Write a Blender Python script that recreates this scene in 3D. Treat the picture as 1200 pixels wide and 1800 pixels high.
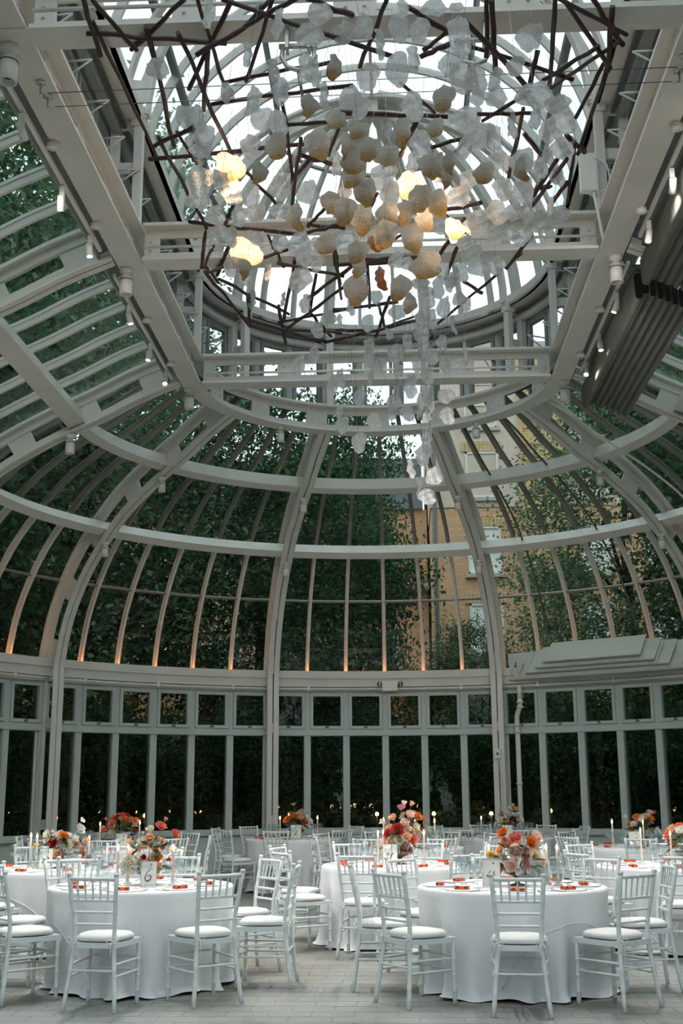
import bpy, math, random
import numpy as np
from mathutils import Vector, Matrix

R = math.radians
rnd = random.Random(11)
for o in list(bpy.data.objects):
    bpy.data.objects.remove(o)
COL = bpy.context.scene.collection
SC = bpy.context.scene

# ---------------------------------------------------------------- camera, sky, exposure
CAM = Vector((0.23, -15.0, 1.545))
YAW, PITCH, ROLL, FPX = .0465, .2315, -.0055, 2048.0
fw = Vector((-math.sin(YAW) * math.cos(PITCH), math.cos(YAW) * math.cos(PITCH), math.sin(PITCH)))
rt = Vector((math.cos(YAW), math.sin(YAW), 0)); up = rt.cross(fw)
rt2 = rt * math.cos(ROLL) + up * math.sin(ROLL); up2 = up * math.cos(ROLL) - rt * math.sin(ROLL)
cd = bpy.data.cameras.new('camera'); cd.sensor_fit = 'VERTICAL'; cd.sensor_height = 36.0
cd.lens = FPX / 1800 * 36; cd.clip_end = 300
cam = bpy.data.objects.new('camera', cd); COL.objects.link(cam)
m = Matrix((rt2, up2, -fw)).transposed().to_4x4(); m.translation = CAM
cam.matrix_world = m
SC.camera = cam

SKY_STRENGTH = .78
w = bpy.data.worlds.new('overcast_sky'); SC.world = w; w.use_nodes = True
bg = w.node_tree.nodes['Background']
bg.inputs[0].default_value = (.86, .95, 1.0, 1); bg.inputs[1].default_value = SKY_STRENGTH
SC.view_settings.view_transform = 'Standard'; SC.view_settings.look = 'None'
SC.view_settings.gamma = 1.0; SC.view_settings.use_curve_mapping = False
SC.view_settings.exposure = 1.0
SC.cycles.max_bounces = 6; SC.cycles.diffuse_bounces = 3; SC.cycles.glossy_bounces = 3
SC.cycles.transmission_bounces = 4; SC.cycles.transparent_max_bounces = 24
SC.cycles.use_adaptive_sampling = True; SC.cycles.adaptive_threshold = .07; SC.cycles.adaptive_min_samples = 12
SC.cycles.caustics_reflective = False; SC.cycles.caustics_refractive = False
SC.cycles.sample_clamp_indirect = 4.0

# ---------------------------------------------------------------- materials
MAT = {}
def nodes(name):
    mt = bpy.data.materials.new(name); mt.use_nodes = True
    return mt, mt.node_tree, mt.node_tree.nodes['Principled BSDF']
def pbr(name, col, rough=.5, metal=0, var=0, scale=6, bump=0, bscale=60, spec=.5, col2=None, **kw):
    mt, nt, b = nodes(name)
    b.inputs['Roughness'].default_value = rough; b.inputs['Metallic'].default_value = metal
    b.inputs['Specular IOR Level'].default_value = spec
    b.inputs['Base Color'].default_value = (*col, 1)
    tc = nt.nodes.new('ShaderNodeTexCoord')
    if var:
        n = nt.nodes.new('ShaderNodeTexNoise'); n.inputs['Scale'].default_value = scale; n.inputs['Detail'].default_value = 4
        nt.links.new(tc.outputs['Object'], n.inputs['Vector'])
        r = nt.nodes.new('ShaderNodeValToRGB')
        c2 = col2 or tuple(c * (1 - var) for c in col)
        r.color_ramp.elements[0].color = (*c2, 1); r.color_ramp.elements[0].position = .3
        r.color_ramp.elements[1].color = (*col, 1); r.color_ramp.elements[1].position = .7
        nt.links.new(n.outputs['Fac'], r.inputs['Fac']); nt.links.new(r.outputs['Color'], b.inputs['Base Color'])
    if bump:
        n = nt.nodes.new('ShaderNodeTexNoise'); n.inputs['Scale'].default_value = bscale; n.inputs['Detail'].default_value = 3
        nt.links.new(tc.outputs['Object'], n.inputs['Vector'])
        bp = nt.nodes.new('ShaderNodeBump'); bp.inputs['Strength'].default_value = bump; bp.inputs['Distance'].default_value = .01
        nt.links.new(n.outputs['Fac'], bp.inputs['Height']); nt.links.new(bp.outputs['Normal'], b.inputs['Normal'])
    for k, v in kw.items():
        b.inputs[k].default_value = v
    MAT[name] = mt
    return mt
def emit(name, col, strength):
    mt = bpy.data.materials.new(name); mt.use_nodes = True; nt = mt.node_tree
    nt.nodes.clear()
    o = nt.nodes.new('ShaderNodeOutputMaterial'); e = nt.nodes.new('ShaderNodeEmission')
    e.inputs[0].default_value = (*col, 1); e.inputs[1].default_value = strength
    nt.links.new(e.outputs[0], o.inputs[0]); MAT[name] = mt
    return mt
def glass(name, tint, ior=1.5, rough=0.0, wave=0):
    mt = bpy.data.materials.new(name); mt.use_nodes = True; nt = mt.node_tree; nt.nodes.clear()
    o = nt.nodes.new('ShaderNodeOutputMaterial'); t = nt.nodes.new('ShaderNodeBsdfTransparent')
    g = nt.nodes.new('ShaderNodeBsdfGlossy'); mx = nt.nodes.new('ShaderNodeMixShader')
    ge = nt.nodes.new('ShaderNodeNewGeometry'); dt = nt.nodes.new('ShaderNodeVectorMath'); dt.operation = 'DOT_PRODUCT'
    nt.links.new(ge.outputs['Normal'], dt.inputs[0]); nt.links.new(ge.outputs['Incoming'], dt.inputs[1])
    def mth(op, a, b):
        n_ = nt.nodes.new('ShaderNodeMath'); n_.operation = op; n_.use_clamp = True
        for i_, q in enumerate((a, b)):
            if isinstance(q, (int, float)): n_.inputs[i_].default_value = q
            elif q is not None: nt.links.new(q, n_.inputs[i_])
        return n_.outputs[0]
    f0 = ((ior - 1) / (ior + 1)) ** 2
    f = mth('ADD', mth('MULTIPLY', mth('POWER', mth('SUBTRACT', 1, mth('ABSOLUTE', dt.outputs['Value'], None)), 5), 1 - f0), f0)
    t.inputs[0].default_value = (*tint, 1); g.inputs['Roughness'].default_value = rough
    g.inputs[0].default_value = (.9, .95, .93, 1)
    nt.links.new(f, mx.inputs[0]); nt.links.new(t.outputs[0], mx.inputs[1]); nt.links.new(g.outputs[0], mx.inputs[2])
    nt.links.new(mx.outputs[0], o.inputs[0])
    if wave:
        tc = nt.nodes.new('ShaderNodeTexCoord'); n = nt.nodes.new('ShaderNodeTexNoise'); n.inputs['Scale'].default_value = 3
        bp = nt.nodes.new('ShaderNodeBump'); bp.inputs['Strength'].default_value = wave; bp.inputs['Distance'].default_value = .02
        nt.links.new(tc.outputs['Object'], n.inputs['Vector']); nt.links.new(n.outputs['Fac'], bp.inputs['Height'])
        nt.links.new(bp.outputs[0], g.inputs['Normal'])
    MAT[name] = mt
    return mt

pbr('paint', (.72, .705, .65), .5, var=.10, scale=2.5)
pbr('paint_window', (.52, .58, .55), .45, var=.08, scale=3)
pbr('paint_dado', (.56, .62, .58), .6, var=.06, scale=2)
pbr('bar_bronze', (.24, .225, .19), .5, var=.2, scale=4)  # upper apse bars and cross bars: backlit shade put into the colour
pbr('steel_dark', (.13, .14, .13), .5, metal=.3, var=.3, scale=8)
pbr('frame_grey', (.30, .33, .31), .5, var=.15, scale=4)
pbr('galvanised', (.55, .56, .52), .4, metal=.5)
pbr('brass_old', (.45, .33, .16), .35, metal=.8, var=.3)
glass('pane_glass', (.90, .955, .93), 1.30, wave=.06)
glass('sky_glass', (.95, .98, .985), 1.4)
glass('window_glass', (.70, .73, .68), 1.32, wave=.1)
glass('crystal', (.95, .965, .97), 1.62)
pbr('white_lamp', (.78, .77, .72), .35)
pbr('shade_fabric', (.20, .20, .18), .85, var=.15, scale=5, bump=.1)
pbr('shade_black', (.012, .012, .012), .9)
pbr('shade_white', (.56, .60, .55), .7, var=.08, scale=3)
pbr('chair_white', (.74, .79, .79), .42, var=.05, scale=9)
pbr('cushion', (.76, .76, .74), .85, bump=.15, bscale=30)
pbr('ribbon', (.85, .86, .85), .7)
pbr('linen', (.81, .83, .845), .85, bump=.12, bscale=22)
pbr('porcelain', (.86, .86, .86), .4)
pbr('silver', (.42, .43, .45), .25, metal=1)
pbr('candle_pink', (.85, .58, .52), .5)
pbr('candle_ivory', (.85, .78, .68), .5)
pbr('candle_dish', (.62, .64, .62), .2)
pbr('card', (.84, .82, .75), .7, var=.04, scale=20)
pbr('card_edge', (.55, .45, .30), .4, metal=.5)
pbr('ink', (.03, .03, .035), .6)
pbr('compote', (.20, .13, .06), .35, metal=.6, var=.4, scale=20)
pbr('leaf_dark', (.035, .075, .03), .5, var=.4, scale=15)
pbr('leaf_green', (.10, .16, .05), .5, var=.4, scale=15)
pbr('stem', (.12, .17, .08), .6)
for nm, c in dict(orange=(.85, .25, .03), coral=(.80, .22, .14), red=(.48, .04, .04), peach=(.92, .58, .38), blush=(.95, .72, .62),
                  cream=(.84, .78, .60), white=(.86, .85, .80), yellow=(.85, .55, .12), pink=(.72, .30, .42), rust=(.62, .15, .05)).items():
    mt = pbr('petal_' + nm, c, .6, var=.14, scale=12); nt = mt.node_tree; pb = nt.nodes['Principled BSDF']
    tl = nt.nodes.new('ShaderNodeBsdfTranslucent'); tl.inputs[0].default_value = (*c, 1); mxp = nt.nodes.new('ShaderNodeMixShader'); mxp.inputs[0].default_value = .4
    nt.links.new(pb.outputs[0], mxp.inputs[1]); nt.links.new(tl.outputs[0], mxp.inputs[2]); nt.links.new(mxp.outputs[0], nt.nodes['Material Output'].inputs[0])
emit('flame', (1, .62, .25), 34)
emit('lamp_glow', (1, .74, .42), 26)
emit('bulb_glow', (1, .56, .24), 28)
emit('uplight_glow', (1, .38, .11), 9.5)
emit('lantern_glow', (1, .40, .12), 22)  # for the added globes that imitate reflected warm light
# favour box: orange lacquer with a dark cellular print
mt, nt, b = nodes('favour_print'); MAT['favour_print'] = mt
tc = nt.nodes.new('ShaderNodeTexCoord'); v = nt.nodes.new('ShaderNodeTexVoronoi'); v.inputs['Scale'].default_value = 55
r = nt.nodes.new('ShaderNodeValToRGB'); r.color_ramp.elements[0].color = (.05, .015, .01, 1); r.color_ramp.elements[0].position = .45
r.color_ramp.elements[1].color = (.80, .12, .03, 1); r.color_ramp.elements[1].position = .55
nt.links.new(tc.outputs['Object'], v.inputs['Vector']); nt.links.new(v.outputs['Distance'], r.inputs['Fac']); nt.links.new(r.outputs[0], b.inputs['Base Color'])
pbr('favour_orange', (.78, .13, .03), .5)
# floor: weathered grey pavers
def paver_mat(name, pattern):
    mt, nt, b = nodes(name); MAT[name] = mt
    tc = nt.nodes.new('ShaderNodeNewGeometry')
    n = nt.nodes.new('ShaderNodeTexNoise'); n.inputs['Scale'].default_value = .55; n.inputs['Detail'].default_value = 5; n.inputs['Roughness'].default_value = .6
    nt.links.new(tc.outputs['Position'], n.inputs['Vector'])
    r = nt.nodes.new('ShaderNodeValToRGB')
    r.color_ramp.elements[0].color = (.20, .175, .135, 1); r.color_ramp.elements[0].position = .30
    r.color_ramp.elements[1].color = (.34, .355, .335, 1); r.color_ramp.elements[1].position = .52
    nt.links.new(n.outputs['Fac'], r.inputs['Fac'])
    n2 = nt.nodes.new('ShaderNodeTexNoise'); n2.inputs['Scale'].default_value = 30; n2.inputs['Detail'].default_value = 6
    nt.links.new(tc.outputs['Position'], n2.inputs['Vector'])
    mx = nt.nodes.new('ShaderNodeMixRGB'); mx.blend_type = 'MULTIPLY'; mx.inputs[0].default_value = .35
    nt.links.new(r.outputs[0], mx.inputs[1]); nt.links.new(n2.outputs['Color'], mx.inputs[2])
    n3 = nt.nodes.new('ShaderNodeTexNoise'); n3.inputs['Scale'].default_value = .42; n3.inputs['Detail'].default_value = 2
    ofs = nt.nodes.new('ShaderNodeVectorMath'); ofs.inputs[1].default_value = (3.3, 7.1, 0); nt.links.new(tc.outputs['Position'], ofs.inputs[0]); nt.links.new(ofs.outputs[0], n3.inputs['Vector'])
    r3 = nt.nodes.new('ShaderNodeValToRGB'); r3.color_ramp.elements[0].position = .60; r3.color_ramp.elements[1].position = .68; nt.links.new(n3.outputs['Fac'], r3.inputs['Fac'])
    mst = nt.nodes.new('ShaderNodeMixRGB'); nt.links.new(r3.outputs[0], mst.inputs[0]); nt.links.new(mx.outputs[0], mst.inputs[1]); mst.inputs[2].default_value = (.12, .13, .16, 1)
    out = mst.outputs[0]
    if pattern:
        br = nt.nodes.new('ShaderNodeTexBrick'); br.inputs['Scale'].default_value = 1.0
        br.inputs['Brick Width'].default_value = .30; br.inputs['Row Height'].default_value = .2; br.inputs['Mortar Size'].default_value = .006
        br.inputs['Color1'].default_value = (1, 1, 1, 1); br.inputs['Color2'].default_value = (.9, .9, .9, 1); br.inputs['Mortar'].default_value = (.78, .78, .78, 1)
        nt.links.new(tc.outputs['Position'], br.inputs['Vector'])
        m2 = nt.nodes.new('ShaderNodeMixRGB'); m2.blend_type = 'MULTIPLY'; m2.inputs[0].default_value = .8
        nt.links.new(out, m2.inputs[1]); nt.links.new(br.outputs['Color'], m2.inputs[2]); out = m2.outputs[0]
    nt.links.new(out, b.inputs['Base Color']); b.inputs['Roughness'].default_value = .75
paver_mat('paver', False); paver_mat('paving', True)
# branches
pbr('branch_bark', (.022, .016, .014), .55, var=.6, scale=9, bump=.4, bscale=40, col2=(.075, .030, .022))
# paper shells
def shell_mat(name, c_top, c_bot, split):
    mt = bpy.data.materials.new(name); mt.use_nodes = True; nt = mt.node_tree; nt.nodes.clear(); MAT[name] = mt
    o = nt.nodes.new('ShaderNodeOutputMaterial'); d = nt.nodes.new('ShaderNodeBsdfPrincipled'); t = nt.nodes.new('ShaderNodeBsdfTranslucent')
    mx = nt.nodes.new('ShaderNodeMixShader'); mx.inputs[0].default_value = .84 if split is None else .66
    tc = nt.nodes.new('ShaderNodeTexCoord')
    n = nt.nodes.new('ShaderNodeTexNoise'); n.inputs['Scale'].default_value = 3.2; n.inputs['Detail'].default_value = 6; n.inputs['Distortion'].default_value = 2.0
    nt.links.new(tc.outputs['Object'], n.inputs['Vector'])
    bp = nt.nodes.new('ShaderNodeBump'); bp.inputs['Strength'].default_value = .9; bp.inputs['Distance'].default_value = .25
    nt.links.new(n.outputs['Fac'], bp.inputs['Height'])
    d.inputs['Roughness'].default_value = .3; d.inputs['Base Color'].default_value = (*c_top, 1); t.inputs[0].default_value = (*c_top, 1)
    if split is None:   # wrinkled paper: thicker veins
        rv = nt.nodes.new('ShaderNodeValToRGB'); rv.color_ramp.elements[0].position = .38; rv.color_ramp.elements[1].position = .52
        rv.color_ramp.elements[0].color = (*[c * .85 for c in c_top], 1); rv.color_ramp.elements[1].color = (*c_top, 1)
        nt.links.new(n.outputs['Fac'], rv.inputs[0]); nt.links.new(rv.outputs[0], d.inputs['Base Color']); nt.links.new(rv.outputs[0], t.inputs[0])
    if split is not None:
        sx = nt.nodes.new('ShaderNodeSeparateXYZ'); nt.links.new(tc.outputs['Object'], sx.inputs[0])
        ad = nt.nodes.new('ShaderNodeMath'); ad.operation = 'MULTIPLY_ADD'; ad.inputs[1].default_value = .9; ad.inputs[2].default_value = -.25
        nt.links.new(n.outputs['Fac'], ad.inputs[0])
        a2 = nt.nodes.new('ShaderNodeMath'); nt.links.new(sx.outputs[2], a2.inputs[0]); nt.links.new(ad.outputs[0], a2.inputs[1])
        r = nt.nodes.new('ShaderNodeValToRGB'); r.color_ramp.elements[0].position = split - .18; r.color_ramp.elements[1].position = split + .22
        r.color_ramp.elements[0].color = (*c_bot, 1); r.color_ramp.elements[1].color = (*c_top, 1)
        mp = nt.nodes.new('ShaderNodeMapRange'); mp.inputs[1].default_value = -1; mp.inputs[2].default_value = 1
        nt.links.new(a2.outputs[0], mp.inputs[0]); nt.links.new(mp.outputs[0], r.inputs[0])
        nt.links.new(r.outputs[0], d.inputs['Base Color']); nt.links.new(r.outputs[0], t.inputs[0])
    nt.links.new(bp.outputs[0], d.inputs['Normal']); nt.links.new(bp.outputs[0], t.inputs['Normal'])
    nt.links.new(d.outputs[0], mx.inputs[1]); nt.links.new(t.outputs[0], mx.inputs[2])
    if split is None:
        tr = nt.nodes.new('ShaderNodeBsdfTransparent'); tr.inputs[0].default_value = (.98, .98, .98, 1); m2 = nt.nodes.new('ShaderNodeMixShader'); m2.inputs[0].default_value = .11
        nt.links.new(mx.outputs[0], m2.inputs[1]); nt.links.new(tr.outputs[0], m2.inputs[2]); nt.links.new(m2.outputs[0], o.inputs[0])
    else: nt.links.new(mx.outputs[0], o.inputs[0])
shell_mat('shell_white', (.98, .985, .98), None, None)
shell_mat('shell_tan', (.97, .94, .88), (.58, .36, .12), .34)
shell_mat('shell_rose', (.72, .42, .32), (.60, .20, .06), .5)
# brick
def brick_mat(name, c1, c2, mortar):
    mt, nt, b = nodes(name); MAT[name] = mt
    tc = nt.nodes.new('ShaderNodeTexCoord'); mp = nt.nodes.new('ShaderNodeMapping'); mp.inputs['Rotation'].default_value = (R(90), 0, 0)
    br = nt.nodes.new('ShaderNodeTexBrick'); br.inputs['Scale'].default_value = 1
    br.inputs['Brick Width'].default_value = .26; br.inputs['Row Height'].default_value = .12; br.inputs['Mortar Size'].default_value = .012
    br.inputs['Color1'].default_value = (*c1, 1); br.inputs['Color2'].default_value = (*c2, 1); br.inputs['Mortar'].default_value = (*mortar, 1)
    nt.links.new(tc.outputs['Object'], mp.inputs[0]); nt.links.new(mp.outputs[0], br.inputs['Vector'])
    n = nt.nodes.new('ShaderNodeTexNoise'); n.inputs['Scale'].default_value = .8
    nt.links.new(tc.outputs['Object'], n.inputs['Vector'])
    mx = nt.nodes.new('ShaderNodeMixRGB'); mx.blend_type = 'MULTIPLY'; mx.inputs[0].default_value = .12
    nt.links.new(br.outputs['Color'], mx.inputs[1]); nt.links.new(n.outputs['Color'], mx.inputs[2]); nt.links.new(mx.outputs[0], b.inputs['Base Color'])
    b.inputs['Roughness'].default_value = .9
brick_mat('brick_orange', (.86, .50, .29), (.76, .42, .24), (.55, .40, .28))
brick_mat('brick_yellow', (.82, .56, .28), (.74, .48, .24), (.52, .38, .24))
pbr('stucco_peach', (.74, .60, .50), .85, var=.08)  # pale sky glare over the upper house wall, put into its colour
pbr('grey_blind', (.26, .27, .25), .7, var=.12, scale=3)
pbr('stone_trim', (.55, .50, .42), .8, var=.1)
pbr('white_sash', (.80, .80, .78), .5)
pbr('curtain_white', (.93, .93, .9), .8)  # house panes: bright sky reflection painted as plain white
pbr('slate', (.16, .17, .18), .7, var=.2)
pbr('soil', (.05, .045, .03), .95, var=.5, scale=1.5)
pbr('bark', (.06, .05, .04), .9, var=.5, scale=8)
def leaf_mat(name, c, c2):
    mt, nt, b = nodes(name); MAT[name] = mt
    g = nt.nodes.new('ShaderNodeNewGeometry'); r = nt.nodes.new('ShaderNodeValToRGB')
    r.color_ramp.elements[0].color = (*c, 1); r.color_ramp.elements[1].color = (*c2, 1)
    nt.links.new(g.outputs['Random Per Island'], r.inputs[0]); nt.links.new(r.outputs[0], b.inputs['Base Color'])
    b.inputs['Roughness'].default_value = .55; b.inputs['Specular IOR Level'].default_value = .3
    o = nt.nodes['Material Output']; t = nt.nodes.new('ShaderNodeBsdfTranslucent'); mx = nt.nodes.new('ShaderNodeMixShader'); mx.inputs[0].default_value = .3
    nt.links.new(r.outputs[0], t.inputs[0]); nt.links.new(b.outputs[0], mx.inputs[1]); nt.links.new(t.outputs[0], mx.inputs[2]); nt.links.new(mx.outputs[0], o.inputs[0])
leaf_mat('foliage_deep', (.022, .075, .038), (.085, .19, .075))
leaf_mat('foliage_mid', (.09, .19, .11), (.25, .38, .22))

# ---------------------------------------------------------------- mesh helpers
class MB:
    def __init__(s): s.v = []; s.f = []; s.sm = []
    def add(s, v, f, smooth=False):
        k = len(s.v); s.v += [tuple(p) for p in v]; s.f += [tuple(i + k for i in q) for q in f]; s.sm += [smooth] * len(f); return s
    def box(s, x0, x1, y0, y1, z0, z1, M=None):
        v = [Vector(p) for p in ((x0, y0, z0), (x1, y0, z0), (x1, y1, z0), (x0, y1, z0), (x0, y0, z1), (x1, y0, z1), (x1, y1, z1), (x0, y1, z1))]
        if M: v = [M @ p for p in v]
        return s.add(v, [(0, 3, 2, 1), (4, 5, 6, 7), (0, 1, 5, 4), (1, 2, 6, 5), (2, 3, 7, 6), (3, 0, 4, 7)])
    def sweep(s, P, A, B, sec, smooth=False):
        n = len(sec); v = []; f = []
        for p, a, b in zip(P, A, B): v += [p + a * i + b * j for i, j in sec]
        for k in range(len(P) - 1):
            for i in range(n):
                j = (i + 1) % n; f.append((k * n + i, k * n + j, (k + 1) * n + j, (k + 1) * n + i))
        f.append(tuple(range(n))[::-1]); f.append(tuple((len(P) - 1) * n + i for i in range(n)))
        return s.add(v, f, smooth)
    def tube(s, pts, rad, n=8, smooth=True):
        pts = [Vector(p) for p in pts]; rads = rad if isinstance(rad, (list, tuple)) else [rad] * len(pts)
        v = []; f = []; prev = None
        for i, p in enumerate(pts):
            d = (pts[min(i + 1, len(pts) - 1)] - pts[max(i - 1, 0)]).normalized()
            if prev is None:
                a = d.orthogonal().normalized()
            else:
                a = (prev - d * prev.dot(d)).normalized()
            prev = a; b = d.cross(a)
            v += [p + (a * math.cos(t) + b * math.sin(t)) * rads[i] for t in [2 * math.pi * q / n for q in range(n)]]
        for k in range(len(pts) - 1):
            for i in range(n):
                j = (i + 1) % n; f.append((k * n + i, k * n + j, (k + 1) * n + j, (k + 1) * n + i))
        s.add(v, f, smooth); k = len(s.v) - len(v)
        s.f += [tuple(k + i for i in range(n))[::-1], tuple(k + (len(pts) - 1) * n + i for i in range(n))]; s.sm += [False, False]
        return s
    def lathe(s, prof, n=16, M=None, smooth=True):
        v = []; f = []
        for r_, z in prof: v += [Vector((r_ * math.cos(2 * math.pi * q / n), r_ * math.sin(2 * math.pi * q / n), z)) for q in range(n)]
        if M: v = [M @ p for p in v]
        for k in range(len(prof) - 1):
            for i in range(n):
                j = (i + 1) % n; f.append((k * n + i, k * n + j, (k + 1) * n + j, (k + 1) * n + i))
        s.add(v, f, smooth); return s
    def mesh(s, name, mat):
        me = bpy.data.meshes.new(name); me.from_pydata(s.v, [], s.f); me.materials.append(MAT[mat] if isinstance(mat, str) else mat)
        me.polygons.foreach_set('use_smooth', s.sm); me.update(); return me
    def build(s, name, mat, parent=None): return link(name, s.mesh(name, mat), parent)
def link(name, me, parent=None, loc=None, rotz=None):
    o = bpy.data.objects.new(name, me); COL.objects.link(o)
    if parent: o.parent = parent
    if loc: o.location = loc
    if rotz is not None: o.rotation_euler = (0, 0, rotz)
    return o
def tag(o, label, cat, group=None, kind=None):
    o['label'] = label; o['category'] = cat
    if group: o['group'] = group
    if kind: o['kind'] = kind
    return o
def thing(name, label, cat, group=None, kind=None, loc=(0, 0, 0), rotz=0):
    return tag(link(name, None, None, loc, rotz), label, cat, group, kind)
KIDS = {}
def kids(o):
    return [c for c in KIDS_CACHE.get(o.name, o.children)] if False else list(o.children)
def copy_tree(root, loc=None, rotz=None):
    def rec(o, par):
        c = o.copy(); COL.objects.link(c); c.parent = par
        for ch in TREE.get(o.name) or []: rec(ch, c)
        return c
    TREE = {}
    def walk(o):
        TREE[o.name] = list(o.children)
        for c in TREE[o.name]: walk(c)
    walk(root)
    c = rec(root, None)
    if loc is not None: c.location = loc
    if rotz is not None: c.rotation_euler = (0, 0, rotz)
    return c
def stamp(tree, loc, rotz, parent=None, scale=None):
    """copy from a prepared (object, [children]) tree without searching the scene"""
    def rec(t, par):
        c = t[0].copy(); COL.objects.link(c); c.parent = par
        for ch in t[1]: rec(ch, c)
        return c
    c = rec(tree, parent); c.location = loc; c.rotation_euler = (0, 0, rotz)
    if scale: c.scale = scale
    return c
def tree_of(o): return (o, [tree_of(c) for c in o.children])
def rect(a0, a1, b0, b1): return [(a0, b0), (a1, b0), (a1, b1), (a0, b1)]
V = Vector
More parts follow.
